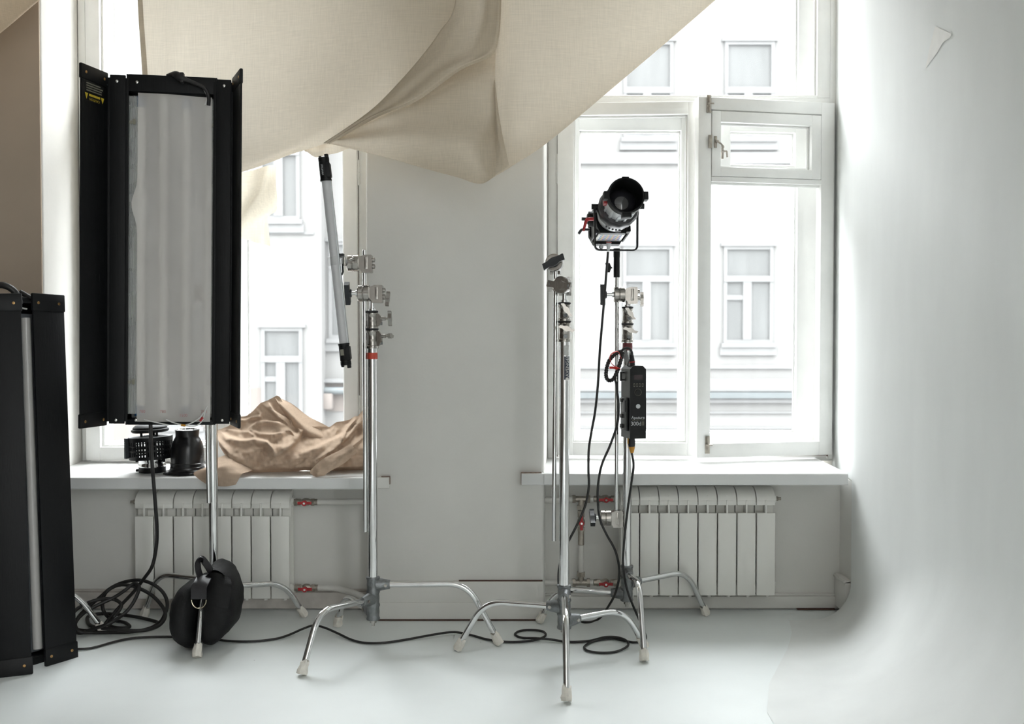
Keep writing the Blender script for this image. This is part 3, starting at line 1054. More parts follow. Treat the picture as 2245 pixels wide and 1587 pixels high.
# each fold: points, height in metres, width, steep side (+1 above / right of the run, -1 the other, 0 even)
FOLDS = [
    ([(275, 535), (320, 562), (400, 602), (480, 622), (600, 612), (690, 632), (740, 690), (765, 745)], .050, 34, 1),
    ([(720, 785), (800, 722), (870, 682), (920, 632), (970, 562), (1000, 512), (1060, 500), (1150, 510)], .056, 40, -1),
    ([(305, 640), (400, 740), (520, 820), (680, 850)], .016, 45, 0),
    ([(560, 750), (680, 830), (860, 800), (960, 760), (1000, 740)], .016, 36, -1),
    ([(980, 722), (1100, 682), (1200, 632), (1290, 592), (1330, 565)], .050, 34, 1),
    ([(450, 450), (510, 452), (560, 432), (620, 420), (650, 440)], .026, 20, 1),
    ([(540, 530), (600, 472), (680, 460), (780, 470), (860, 492)], .034, 22, 1),
    ([(370, 532), (450, 542), (540, 552), (620, 600)], .030, 22, 1),
    ([(560, 535), (640, 562), (720, 572), (800, 560), (880, 545)], .030, 20, 1),
    ([(650, 612), (720, 650), (820, 672), (900, 642)], .024, 26, 1),
    ([(650, 315), (720, 372), (790, 432), (850, 472), (890, 505)], .030, 18, -1),
    ([(700, 300), (760, 380), (830, 422), (880, 452)], .028, 15, 1),
    ([(785, 300), (850, 390), (890, 442), (900, 495)], .030, 20, -1),
    ([(610, 350), (640, 400), (640, 450)], .020, 15, 1),
    ([(900, 480), (960, 530), (980, 560)], .018, 18, 1),
    ([(820, 542), (890, 540), (920, 580), (900, 622)], .026, 16, -1),
    ([(1080, 560), (1160, 580), (1230, 560), (1310, 500)], .016, 34, 0),
    ([(1440, 425), (1400, 470), (1340, 545), (1320, 610)], .036, 22, 1),
    ([(1485, 440), (1430, 500), (1360, 590), (1230, 700), (1130, 762)], .046, 30, 1),
    ([(1485, 590), (1400, 662), (1280, 702)], .026, 26, 1),
    ([(520, 660), (640, 700), (700, 770)], .012, 30, 1),
    ([(860, 870), (960, 820), (1040, 760)], .016, 24, 1),
    ([(1060, 850), (1120, 790), (1180, 740)], .016, 24, -1),
]
def interp(line, x):
    for (a, b), (c, d) in zip(line, line[1:]):
        if x <= c:
            return b + (d - b) * max(0, (x - a) / (c - a))
    return line[-1][1]
def fold_height(x, y):
    h = 0
    for pts_, amp, wd, side in FOLDS:
        best, sg, tt = 1e9, 1, 0
        n_ = len(pts_) - 1
        for i_ in range(n_):
            ax_, ay_ = pts_[i_]
            bx_, by_ = pts_[i_ + 1]
            dx, dy = bx_ - ax_, by_ - ay_
            t = max(0, min(1, ((x - ax_) * dx + (y - ay_) * dy) / (dx * dx + dy * dy)))
            ex, ey = x - ax_ - t * dx, y - ay_ - t * dy
            d2 = ex * ex + ey * ey
            if d2 < best:
                best, tt = d2, (i_ + t) / n_
                sg = 1 if dx * ey - dy * ex < 0 else -1
        w_ = wd * (.42 if sg == side else 1.25)
        if best < 9 * w_ * w_:
            h += amp * math.exp(-best / (w_ * w_)) * min(1, 4 * tt + .25, 4 * (1 - tt) + .25)
    return h
NU, NV = 150, 76
rows_h = []
for j in range(NV + 1):
    v = j / NV
    row = []
    for i in range(NU + 1):
        q = i / NU
        xt = 283 + (1485 - 283) * q
        xb = 300 + (1485 - 300) * q
        yt, yb = interp(TOPL, xt), interp(BOTL, xb)
        x, y = xt + (xb - xt) * v, yt + (yb - yt) * v
        yb0 = 4.27 - .21 * sm(v * 1.25) + .07 * max(0, v - .93) / .07
        yb0 += .10 * max(0, 1 - q * 14) ** 2 + .03 * sm((q - .72) / .2)
        n_ = noise.noise(V((x * .012, y * .012, 3))) * .020 + noise.noise(V((x * .030, y * .030, 8))) * .008
        env = min(1, v * 9 + .15) * min(1, (1 - v) * 12)
        pxx, pyy = hp(x, y)
        row.append(P(pxx, pyy, yb0 - (fold_height(x, y) + n_) * env))
    rows_h.append(row)
MB().grid(rows_h).build('folds', M['brown'], heap, smooth=180, solid=False)
# smooth back fold that runs from the peak down to the right
rowsB = ([(606, 870, 4.29), (640, 885, 4.29), (675, 912, 4.30), (710, 930, 4.30), (735, 945, 4.30)],
         [(604, 874, 4.26), (634, 896, 4.25), (668, 925, 4.25), (700, 942, 4.26), (728, 955, 4.26)],
         [(614, 890, 4.24), (640, 915, 4.22), (668, 940, 4.21), (695, 955, 4.21), (720, 965, 4.22)],
         [(640, 930, 4.24), (652, 945, 4.23), (672, 960, 4.22), (692, 972, 4.22), (712, 980, 4.23)])
# narrow rolled strip lying in front on the right
rowsS = ([(770, 975, 4.06), (778, 982, 4.05), (782, 992, 4.06)],
         [(735, 992, 4.03), (748, 1003, 4.01), (755, 1015, 4.03)],
         [(705, 1008, 4.00), (716, 1022, 3.985), (722, 1034, 4.00)],
         [(682, 1030, 3.985), (694, 1038, 3.975), (712, 1042, 3.985)],
         [(680, 1038, 3.99), (692, 1045, 3.985), (708, 1043, 3.99)])
# tail that hangs over the edge of the sill
rowsT = ([(480, 1002, 4.08), (500, 998, 4.06), (525, 1012, 4.05), (560, 1028, 4.06)],
         [(455, 1022, 4.00), (485, 1018, 3.99), (512, 1024, 3.985), (545, 1034, 4.00)],
         [(425, 1036, 3.968), (470, 1034, 3.955), (505, 1036, 3.955), (532, 1038, 3.962)],
         [(436, 1050, 3.955), (472, 1052, 3.946), (502, 1052, 3.946), (526, 1046, 3.957)],
         [(455, 1063, 3.958), (480, 1066, 3.950), (500, 1066, 3.950), (517, 1062, 3.957)])
for nm, rows_, fn, k in (('back_fold', rowsB, crumple(.012, 6, 2, .3), 8),
                         ('rolled_strip', rowsS, crumple(.014, 14, 7, .4), 8), ('overhanging_corner', rowsT, crumple(.008, 12, 4, .4), 8)):
    MB().patch([[C(*q) for q in r] for r in rows_], k, k, fn).build(nm, M['brown'], heap, smooth=70, solid=False)
# ================================================================ RADIATORS AND PIPES
def radiator(px_left, Y, n, label, zlo, zhi):
    x0 = PX(px_left, Y)
    pitch = .0795
    root = thing('radiator', (x0 + n * pitch / 2, Y + .05, zlo), label, 'radiator', None)
    z0, z1 = zlo, zlo + .340
    def section(i):
        a = x0 + i * pitch
        s = MB()
        xm = a + pitch / 2
        w = pitch - .0045
        s.bb(xm - w / 2, xm + w / 2, Y, Y + .012, z0, z1, .004)
        s.bb(xm - .003, xm + .003, Y + .010, Y + .085, z0 + .005, z1 + .07)
        s.bb(xm - w / 2, xm + w / 2, Y + .078, Y + .086, z0 + .005, z1 + .075)
        # lip between the slots and the curved hood on top
        s.bb(xm - w / 2, xm + w / 2, Y + .006, Y + .016, z1 + .0305, z1 + .050, .002)
        s.bb(xm - w / 2, xm + w / 2, Y + .040, Y + .046, z1 - .01, z1 + .060)
        s.bb(xm - .0036, xm + .0036, Y + .002, Y + .041, z1 - .002, z1 + .052, .001)
        prof = []
        for k in range(9):
            t = k / 8 * PI / 2
            prof.append((Y + .080 - .075 * math.cos(t), z1 + .050 + .050 * math.sin(t)))
        prof += [(Y + .080, z1 + .088), (Y + .020, z1 + .050)]
        s.prism(prof, (xm - w / 2, 0, 0), (0, 1, 0), (0, 0, 1), (w, 0, 0))
        for zz in (z0 + .03, z1 + .05):
            s.cyl((a, Y + .055, zz), (a + pitch, Y + .055, zz), .019, None, 16)
        s.cyl((xm + .012, Y + .03, z0 - .012), (xm + .012, Y + .03, z0 + .01), .008, None, 10)
        return s
    first = section(0).build('section', M['rad'], root)
    for i in range(1, n):
        c = first.copy()
        COL.objects.link(c)
        c.parent = root
        c.location = (pitch * i, 0, 0)
    for zz in (z0 + .03, z1 + .05):
        for q in (x0 - .012, x0 + n * pitch):
            pb = MB()
            pb.cyl((q, Y + .055, zz), (q + .012, Y + .055, zz), .017, None, 6)
            pb.build('plug', M['rad'], root)
    return root, x0, x0 + n * pitch, z0 + .03, z1 + .05

def air_vent(root, x, Y, z, sgn):
    v = MB()
    v.cyl((x, Y, z), (x + sgn * .010, Y, z), .010, None, 6)
    v.cyl((x + sgn * .010, Y, z), (x + sgn * .022, Y, z), .006, None, 10)
    v.build('air_vent', M['fitting'], root)

def ball_valve(p, d, label, handle=(0, 0, 1), L=.085):
    """brass-bodied valve with a red butterfly handle facing the room"""
    p, d = V(p), V(d).normalized()
    root = thing('radiator_valve', p, label, 'valve', None)
    b = MB()
    b.lathe([(0, 0), (.014, 0), (.014, .014), (.011, .016), (.011, .022), (.015, .026), (.017, .034), (.015, .048), (.012, .052), (.012, .058), (0, .058)], p, d, 18)
    b.cyl(p + V((0, -.010, 0)) + d * .036, p + V((0, -.026, 0)) + d * .036, .006, None, 10)
    b.build('body', M['fitting'], root)
    n = MB()
    n.cyl(p + d * .058, p + d * .072, .016, None, 6)
    n.cyl(p + d * .071, p + d * L, .013, None, 16)
    n.build('nut', M['fitting'], root)
    n = MB()
    n.cyl(p - d * .012, p, .016, None, 6)
    n.build('nut', M['fitting'], root)
    h = MB()
    q = p + d * .036 + V((0, -.027, 0))
    hv = V((0, 0, 1)).cross(d) if abs(d.z) < .5 else V((0, 0, 1))
    hd = d
    R = Matrix((hd, V((0, -1, 0)), hd.cross(V((0, -1, 0))))).transposed()
    h.cyl(q + V((0, .004, 0)), q + V((0, -.008, 0)), .011, None, 16)
    h.box(q + hd * .017, (.024, .004, .012), R, .0015)
    h.box(q - hd * .017, (.024, .004, .012), R, .0015)
    h.build('handle', M['red'], root)
    sb = MB()
    sb.cyl(q + V((0, -.008, 0)), q + V((0, -.011, 0)), .005, None, 6)
    sb.build('screw', M['rivet'], root)
    return root

YR = 4.05
# left radiator
rl, ra, rb, zlo, zhi = radiator(290, YR, 8, 'white eight-section radiator under the left window sill', PZ(1313, YR), 0)
air_vent(rl, ra - .012, YR + .055, zhi, -1)
ball_valve((rb + .020, YR + .05, zhi), (1, 0, 0), 'upper red-handled valve on the radiator behind the cloth-heaped sill')
ball_valve((rb + .020, YR + .05, zlo + .004), (1, 0, 0), 'lower red-handled valve at the floor end of the left radiator')
px_ = MB()
px_.tube([(rb + .105, YR + .05, zhi), (PL + .02, YR + .052, zhi + .002)], .0125, 14)
p1 = px_.build('heating_pipe', M['pipe'])
tag(p1, 'straight white pipe running from the upper left valve into the pier', 'pipe')
px_ = MB()
px_.tube(catmull([(rb + .105, YR + .05, zlo + .004), (rb + .18, YR + .048, zlo + .001), (rb + .27, YR + .03, zlo - .018), (PL + .0, YR + .02, zlo - .045), (PL + .03, YR + .02, zlo - .055)], 6), .0125, 14)
p1 = px_.build('heating_pipe', M['pipe'])
tag(p1, 'sagging white pipe running from the lower left valve into the pier', 'pipe')
# right radiator
rr, ra, rb, zlo, zhi = radiator(1361, YR, 8, 'white eight-section radiator under the right window sill', PZ(1306, YR), 0)
air_vent(rr, rb + .012, YR + .055, zhi, 1)
YP = YR + .05
xt = PX(1274, YP, 1100)
ball_valve((ra - .020, YP, zhi), (-1, 0, 0), 'red-handled valve at the top of the right radiator')
ball_valve((ra - .020, YP, zlo + .012), (-1, 0, 0), 'red-handled valve at the foot of the right radiator')
pipe = thing('heating_pipe', (xt, YP, zlo), 'white bypass pipe with nickel tees left of the right radiator', 'pipe')
for q0, q1 in (((ra - .107, YP, zhi), (xt + .030, YP, zhi)), ((xt - .035, YP, zhi), (PR - .01, YP, zhi - .006)), ((xt, YP, zhi - .192), (xt, YP, zlo + .055)),
               ((ra - .107, YP, zlo + .012), (xt + .030, YP, zlo + .012)), ((xt - .035, YP, zlo + .012), (PR - .01, YP, zlo + .010))):
    MB().tube([q0, q1], .0120, 14).build('tubing', M['pipe'], pipe)
for zz, sg in ((zhi, -1), (zlo + .012, 1)):
    t = MB()
    t.cyl((xt - .034, YP, zz), (xt + .034, YP, zz), .0125, None, 14)
    for q in (-.036, .024):
        t.cyl((xt + q, YP, zz), (xt + q + .013, YP, zz), .018, None, 6)
    t.cyl((xt, YP, zz), (xt, YP, zz + sg * .030), .0125, None, 14)
    t.cyl((xt, YP, zz + sg * .026), (xt, YP, zz + sg * .044), .0185, None, 6)
    t.build('tee', M['fitting'], pipe)
ball_valve((xt, YP, zhi - .060), (0, 0, -1), 'red-handled valve on the vertical bypass pipe beside the right radiator', L=.13)
# ================================================================ C-STANDS, GRIP HEADS AND ARMS
def wing(mb, c, axis, up, L=.030, th=.011, wd=.016):
    """S-shaped wing handle turning about axis"""
    a = V(axis).normalized()
    w = V(up) - a * V(up).dot(a)
    w.normalize()
    s_ = a.cross(w)
    out = [(-L, -wd * .55), (-L * .86, wd * .10), (-L * .42, wd * .22), (-L * .15, wd * .55), (L * .15, wd * .60), (L * .5, wd * .42), (L * .88, wd * .60), (L, wd * .5),
           (L * .86, -wd * .10), (L * .42, -wd * .22), (L * .15, -wd * .55), (-L * .15, -wd * .60), (-L * .5, -wd * .42), (-L * .88, -wd * .60)]
    mb.prism(out, V(c) - a * th / 2, w, s_, a * th)

def foot_tape(leg, p, d, seed):
    """crumpled masking tape wound round the end of a leg"""
    rng = random.Random(seed)
    u, w, a = frame_of(d)
    rings = []
    n = 11
    prof = [(-.040, .0138), (-.034, .0150), (-.022, .0158), (-.009, .0178), (.002, .0168), (.0025, .006)]
    for h, r in prof:
        ring = []
        for j in range(n):
            rr = r + rng.uniform(-.0022, .0026)
            hh = h + (rng.uniform(-.010, .006) if h < -.038 else rng.uniform(-.002, .002))
            ring.append(V(p) + a * hh + (u * math.cos(2 * PI * j / n) + w * math.sin(2 * PI * j / n)) * rr)
        rings.append(ring)
    rings = [[V((q.x, q.y, max(q.z, .0015))) for q in r] for r in rings]
    m = MB()
    m.rings(rings, cap=True)
    m.build('tape_wrap', M['tape'], leg, smooth=25)

def c_stand(label, px, Y, legs, knob_dirs, ref_py=1000, band=None, band_mat='redtape', stack=1.0, dz=0.0):
    X = PX(px, Y, ref_py)
    root = thing('c_stand', (X, Y, 0), label, 'light stand', 'chrome light stands')
    B = V((X, Y, 0))
    r = .0178
    col = MB()
    col.lathe([(0, .115), (r, .115), (r, 1.115 + dz), (0, 1.115 + dz)], B, (0, 0, 1), 28)
    col.build('column', M['chrome'], root)
    # two riser castings
    zz = [1.100 + dz, 1.172 + dz, 1.236 + dz]
    for k in range(2):
        z0, z1 = zz[k], zz[k + 1]
        rc = .0215 if k == 0 else .0200
        c = MB()
        c.lathe([(0, z0), (rc + .002, z0), (rc + .0025, z0 + .004), (rc + .002, z0 + .009), (rc, z0 + .011), (rc, z0 + .030), (rc - .001, z0 + .032), (rc - .001, z1 - .016), (rc + .001, z1 - .013), (rc + .001, z1 - .006), (rc - .001, z1 - .004), (0, z1 - .004)], B, (0, 0, 1), 28)
        kd = V(knob_dirs[k]).normalized()
        up = V((0, 0, 1))
        sd = kd.cross(up)
        # clamping lug and its threaded boss
        c.prism([(.010, z0 + .006), (rc + .006, z0 + .010), (rc + .016, z0 + .026), (rc + .016, z1 - .022), (rc + .004, z1 - .008), (.010, z1 - .008)], B - sd * .007, kd, up, sd * .014)
        zb = z1 - .026
        c.cyl(B + kd * (rc + .012) + up * zb, B + kd * (rc + .030) + up * zb, .0075, None, 16)
        cs = c.build('riser_collar', M['steel'], root)
        kn = MB()
        kn.cyl(B + kd * (rc + .028) + up * zb, B + kd * (rc + .040) + up * zb, .0050, None, 12)
        ang = 14 if k == 0 else 75
        tw = up * math.cos(math.radians(ang)) + sd * math.sin(math.radians(ang))
        if k == 0 and abs(kd.x) < .6:
            tw = up * math.cos(math.radians(62)) + sd * math.sin(math.radians(62))
        elif k == 1 and abs(kd.x) < .6:
            tw = up * math.cos(math.radians(24)) + sd * math.sin(math.radians(24))
        elif k == 0:
            tw = up * .25 + sd * .97
        else:
            tw = up
        wing(kn, B + kd * (rc + .046) + up * zb, kd, tw, .028, .013, .016)
        kn.build('wing_knob', M['steel'], cs)
        lo = MB()
        lo.cyl(B + kd * (rc + .008) + up * (z0 + .020), B + kd * (rc + .017) + up * (z0 + .020), .0065, None, 14)
        lo.build('bolt', M['cast'], cs)
        g = MB()
        g.lathe([(.010, z1 - .005), (rc - .001, z1 - .005), (rc + .0025, z1 - .003), (rc + .0025, z1 + .001), (rc - .001, z1 + .003), (.010, z1 + .003)], B, (0, 0, 1), 24)
        g.build('rubber_ring', M['rubber'], root)
    pin = MB()
    pin.lathe([(0, 1.232), (.0135, 1.232), (.0135, 1.246), (.0085, 1.248), (.0085, 1.285), (0, 1.285)], B + V((0, 0, dz)), (0, 0, 1), 20)
    pin.build('spigot', M['chrome'], root)
    if band:
        t = MB()
        t.lathe([(r + .0002, band[0]), (r + .0014, band[0]), (r + .0018, (band[0] + band[1]) / 2), (r + .0014, band[1]), (r + .0002, band[1])], B, (0, 0, 1), 28)
        t.build('tape_band', M[band_mat], root)
    # turtle-base castings, one per leg, and the legs themselves
    order = sorted(range(3), key=lambda i: -legs[i]['z'])
    for i, lg in enumerate(legs):
        zh = lg['z']
        foot = FL(*lg['foot'])
        foot.z = .006
        dh = V((foot.x - X, foot.y - Y, 0))
        L = dh.length
        d = dh.normalized()
        cst = MB()
        cst.lathe([(0, zh - .028), (.0245, zh - .028), (.0255, zh - .024), (.0225, zh - .016), (.0235, zh), (.0225, zh + .016), (.0255, zh + .024), (.0245, zh + .0285), (0, zh + .0285)], B, (0, 0, 1), 22)
        sd = V((-d.y, d.x, 0))
        for rr_, a0, a1 in ((.0185, .012, .062),):
            rings = []
            for t in (0, .35, .8, 1):
                q = B + d * (a0 + (a1 - a0) * t) + V((0, 0, zh))
                ry = .0235 * (1 - t) + .0150 * t
                rz = .0260 * (1 - t) + .0165 * t
                rings.append([q + sd * math.cos(2 * PI * k / 16) * ry + V((0, 0, 1)) * math.sin(2 * PI * k / 16) * rz for k in range(16)])
            cst.rings(rings)
        cb = cst.build('leg_casting', M['cast'], root)
        bo = MB()
        q = B + d * .048 + V((0, 0, zh))
        side = sd if sd.y < 0 else -sd
        bo.cyl(q + side * .012, q + side * .0205, .0065, None, 6)
        bo.cyl(q + side * .0205, q + side * .0215, .004, None, 10)
        bo.build('bolt', M['steel'], cb)
        tb = lg['t']
        bend = B + dh * tb
        zbend = PZ(lg['bend'], bend.y) if lg.get('bend') else lg['zb']
        bend.z = zbend
        st = B + d * .040 + V((0, 0, zh))
        pts = fillet([st, bend, foot + V((0, 0, .004))], .075, 10)
        le = MB().tube(pts, .0113, 18)
        lo = le.build('leg', M['chrome'], root)
        foot_tape(lo, foot + V((0, 0, .002)), (foot - bend), int(px * 3 + i))
    tip = MB()
    zl = min(l_['z'] for l_ in legs)
    tip.lathe([(0, zl - .052), (.006, zl - .052), (.006, zl - .042), (.012, zl - .040), (.012, zl - .026), (0, zl - .026)], B, (0, 0, 1), 14)
    tip.build('base_bolt', M['steel'], root)
    return root, B

def grip_head_parts(root, c, axis, up, knob='black', knob_len=.030, twist=30, knob2=None, body_off=.040, with_knob=True):
    """round jaw discs, a square body on one side and a tee handle on the other"""
    a = V(axis).normalized()            # towards the tee handle
    c = V(c)
    up = V(up).normalized()
    sd = a.cross(up)
    d = MB()
    R = .0305
    d.lathe([(0, -.0225), (R - .002, -.0225), (R, -.0205), (R, -.003), (R - .0022, -.001), (R - .0022, .001), (R, .003), (R, .0175), (R - .003, .0205), (0, .0205)], c, a, 36)
    dj = d.build('jaw_discs', M['steel'], root)
    h = MB()
    for q in (-1, 1):
        h.cyl(c + up * q * (R - .001) * .55 + sd * -(R * .832), c + up * q * (R - .001) * .55 + sd * -(R * .838 + .0006), .0045, None, 12)
    h_ = None
    b = MB()
    Rm = Matrix((a, sd, up)).transposed()
    bc = c - a * body_off
    b.prism([(-.034, -.036), (.0, -.036), (.004, -.026), (.010, -.020), (.017, -.010), (.017, .016), (.006, .024), (-.010, .030), (-.034, .030), (-.037, .026), (-.037, -.033)], bc + a * .006 - sd * .018, a, up, sd * .036)
    b.box(bc - a * .010 + sd * -.0175, (.012, .004, .046), Rm, .001)
    b.box(bc - a * .010 + sd * .0175, (.012, .004, .046), Rm, .001)
    bd = b.build('body', M['steel'], root)
    for q in (.012, -.012):
        bo = MB()
        bo.cyl(bc - a * .028 + up * q, bc - a * .040 + up * q, .0085, None, 16)
        bo.cyl(bc - a * .040 + up * q, bc - a * .0415 + up * q, .0045, None, 6)
        bo.build('bolt', M['steel'], bd)
    if with_knob:
        s = MB()
        s.cyl(c + a * .019, c + a * (.022 + knob_len), .0075, None, 18)
        s.cyl(c + a * .0205, c + a * .028, .012, None, 18)
        s.build('shaft', M['chrome'], root)
        k = MB()
        tw = math.radians(twist)
        hv = up * math.cos(tw) + sd * math.sin(tw)
        hs = a.cross(hv)
        kc = c + a * (.020 + knob_len)
        L, w = .042, .0105
        k.prism([(-L, -w * 1.25), (-L * .92, w * .9), (-L * .45, w * .95), (-L * .12, w * 1.35), (L * .2, w * 1.35), (L * .52, w * 1.0), (L * .93, w * 1.1), (L, w * .9), (L * .92, -w * 1.1),
                 (L * .45, -w * .95), (L * .12, -w * 1.35), (-L * .2, -w * 1.35), (-L * .5, -w * 1.0)], kc, hv, hs, a * .018)
        k.cyl(kc - a * .006, kc + a * .001, .014, .017, 18)
        kb = k.build('tee_handle', M['knob'] if knob == 'black' else M['steel'], root)
        for q in (-.85, .83):
            sl = MB()
            sl.box(kc + hv * L * q * .95 + a * .0178, (.004, .010, .002), Matrix((hv, hs, a)).transposed(), .0005)
            sl.build('slot', M['gap'] if knob == 'black' else M['cast'], kb)
    return bc

def knob_wing(root, c, axis, up, L=.028):
    m = MB()
    a = V(axis).normalized()
    m.cyl(V(c), V(c) + a * .016, .005, None, 12)
    wing(m, V(c) + a * .021, a, up, L, .013, .017)
    return m.build('wing_knob', M['steel'], root)

ZH = lambda py, Y: PZ(py, Y)
# --- stand carrying the tall fluorescent panel (left)
YA = 3.84
sA, BA = c_stand('chrome light stand behind the tall black fluorescent panel, sandbag on its front leg', 467, YA, [
    dict(z=.225, foot=(432, 1444), t=.62, zb=.225),
    dict(z=.170, foot=(668, 1353), t=.76, bend=1277),
    dict(z=.198, foot=(316, 1354), t=.80, bend=1258)], [(1, -.3, 0), (1, -.3, 0)])
# --- stand with the tube light (centre left)
YB_ = 3.66
sB, BB = c_stand('chrome light stand with red tape band before the grey pier, holding the tube light', 817, YB_, [
    dict(z=ZH(1281, YB_), foot=(1095, 1415), t=.745, bend=1279),
    dict(z=ZH(1311, YB_), foot=(662, 1482), t=.77, bend=1338),
    dict(z=ZH(1341, YB_), foot=(740, 1374), t=.80, bend=1303)], [(1, -.15, 0), (1, -.1, 0)], band=(ZH(787, YB_), ZH(773, YB_)))
# --- front stand without a lamp (centre right)
YC = 3.49
sC, BC = c_stand('foremost chrome light stand with empty grip heads, black and white sticker on its column', 1237, YC, [
    dict(z=ZH(1330, YC), foot=(1003, 1427), t=.74, bend=1318),
    dict(z=ZH(1300, YC), foot=(1242, 1541), t=.72, bend=1350),
    dict(z=ZH(1360, YC), foot=(1414, 1420), t=.72, bend=1336)], [(.05, -1, 0), (.05, -1, 0)], dz=.025)
# --- rear right stand carrying the spotlight
YD = 3.88
sD, BD = c_stand('chrome light stand by the right radiator, maroon band below its collars, carrying the spotlight', 1375, YD, [
    dict(z=ZH(1255, YD), foot=(1413, 1452), t=.70, bend=1277),
    dict(z=ZH(1277, YD), foot=(1549, 1350), t=.74, bend=1252),
    dict(z=ZH(1301, YD), foot=(1182, 1367), t=.80, bend=1290)], [(.05, -1, 0), (.05, -1, 0)], band=(ZH(768, YD), ZH(752, YD)), band_mat='maroon', dz=.022)
# --- stand whose foot shows behind the panel in the left corner
YE = 3.72
sE, BE = c_stand('chrome light stand mostly hidden behind the panel standing on the floor at far left', 78, YE, [
    dict(z=.215, foot=(229, 1389), t=.62, bend=1307),
    dict(z=.160, foot=(-125, 1428), t=.70, zb=.16),
    dict(z=.188, foot=(128, 1356), t=.72, zb=.19)], [(-1, -.3, 0), (-1, -.3, 0)], ref_py=1300)

# sticker on the front stand's column
st = MB()
def wrap(mb, B, r, z0, z1, a0, a1, n=8):
    rows = []
    for i in range(n + 1):
        a = a0 + (a1 - a0) * i / n
        rows.append([B + V((r * math.cos(a), r * math.sin(a), z)) for z in (z0, z1)])
    mb.grid(rows)
wrap(st, BC, .0181, ZH(832, YC), ZH(781, YC), math.radians(-95), math.radians(-25))
sk = st.build('sticker', pm('dark blue sticker', lin(.012, .022, .045), .35, var=.1), sC, solid=False)
st = MB()
wrap(st, BC, .0182, ZH(779, YC), ZH(757, YC), math.radians(-98), math.radians(-35))
st.build('label', pm('worn white label', lin(.55, .55, .54), .5, var=.2, scale=80), sC, solid=False)
tx = MB()
ta = math.radians(-60)
nrm = V((math.cos(ta), math.sin(ta), 0))
tang = V((-math.sin(ta), math.cos(ta), 0))
tx.text('\u25cfAVENGER', .0175, BC + nrm * .0183 + V((0, 0, (ZH(832, YC) + ZH(781, YC)) / 2)), (0, 0, 1), -tang, .0012)
tx.build('lettering', M['white'], sk, solid=False)

# --- grip heads on top of the stands (each can be taken off)
def stand_head(B, c, axis, label, knob='black', twist=28, klen=.030, wing_dir=None):
    c = V(c)
    root = thing('grip_clamp', (c.x, c.y, c.z - .04), label, 'grip head', 'chrome grip heads')
    bc = grip_head_parts(root, c, axis, (0, 0, 1), knob, klen, twist, body_off=.040)
    if wing_dir:
        knob_wing(root, (bc - V(axis).normalized() * .028) + V((0, 0, -.018)), wing_dir, (.0, .3, 1), .026)
    return root, bc

# head B: disc left of the column, tee handle further left
cB = V((PX(797, YB_, 645), YB_, ZH(643, YB_)))
hB, bcB = stand_head(BB, cB, (-1, 0, 0), 'grip head on the stand before the grey pier, black tee handle by the tube light', twist=-28, wing_dir=(1, -.1, -.1))
cD = V((PX(1357, YD, 646), YD, ZH(646, YD)))
hD, bcD = stand_head(BD, cD, (-1, 0, 0), 'grip head on top of the rear right stand, flat black handle facing left', twist=4, klen=.034, wing_dir=(1, 0, 0))
cC = V((PX(1231, YC, 627) + .000, YC - .030, ZH(626, YC)))
root = thing('grip_clamp', (cC.x, cC.y, cC.z - .04), 'grip head on top of the foremost stand, silver tee handle turned level', 'grip head', 'chrome grip heads')
grip_head_parts(root, cC, (-.28, -1, -.03), (0, 0, 1), 'silver', .016, 82, body_off=.040)
knob_wing(root, cC + V((-.020, .038, -.010)), (-1, 0, 0), (.2, 1, .2), .020)

# --- grip arms: rod with its own head at one end
def rod(root, a, b, r=.0078):
    m = MB()
    a, b = V(a), V(b)
    m.lathe([(0, 0), (r - .001, 0), (r, .0012), (r, (b - a).length - .0012), (r - .001, (b - a).length), (0, (b - a).length)], a, b - a, 20)
    return m.build('rod', M['chrome'], root)

# arm B: beside the column, head on top clamps the tube light clip
xr = PX(800, YB_ - .003, 900)
yB2 = YB_ + .000
top, bot = ZH(560, yB2), ZH(1166, yB2)
aB = thing('grip_rod', (xr, yB2, bot), 'long chrome grip arm beside the grey pier, its top head holding the tube light', 'grip arm', 'chrome grip arms')
rod(aB, (xr, yB2, bot), (xr, yB2, top + .02))
cB2 = V((PX(774, yB2, 578), yB2, ZH(577, yB2)))
bb2 = grip_head_parts(aB, cB2, (-1, 0, 0), (0, 0, 1), 'black', .010, 12, body_off=.040, with_knob=False)
wb_ = MB()
q = cB2 + V((-.002, -.030, .004))
wb_.cyl(q + V((0, .004, 0)), q + V((0, -.010, 0)), .0075, None, 14)
wb_.cyl(q + V((-.004, -.009, .004)), q + V((.012, -.012, .010)), .004, None, 10)
wb_.build('bolt', M['steel'], aB)
# arm C: rod left of the column, black tee handle head on top faces the room
yC2 = YC + .010
xr = PX(1218, yC2, 700)
xr2 = PX(1214.5, yC2, 1180)
bot = ZH(1187, yC2)
aC = thing('grip_rod', (xr2, yC2, bot), 'chrome grip arm hanging by the foremost stand, black tee handle at its top end', 'grip arm', 'chrome grip arms')
cC2 = V((PX(1215, yC2, 578), yC2 - .012, ZH(577, yC2)))
rod(aC, (xr2, yC2 + .006, bot), (xr, yC2 + .006, ZH(588, yC2)))
grip_head_parts(aC, cC2, (-.12, -1, .03), (0, 0, 1), 'black', .012, -64, body_off=.036)
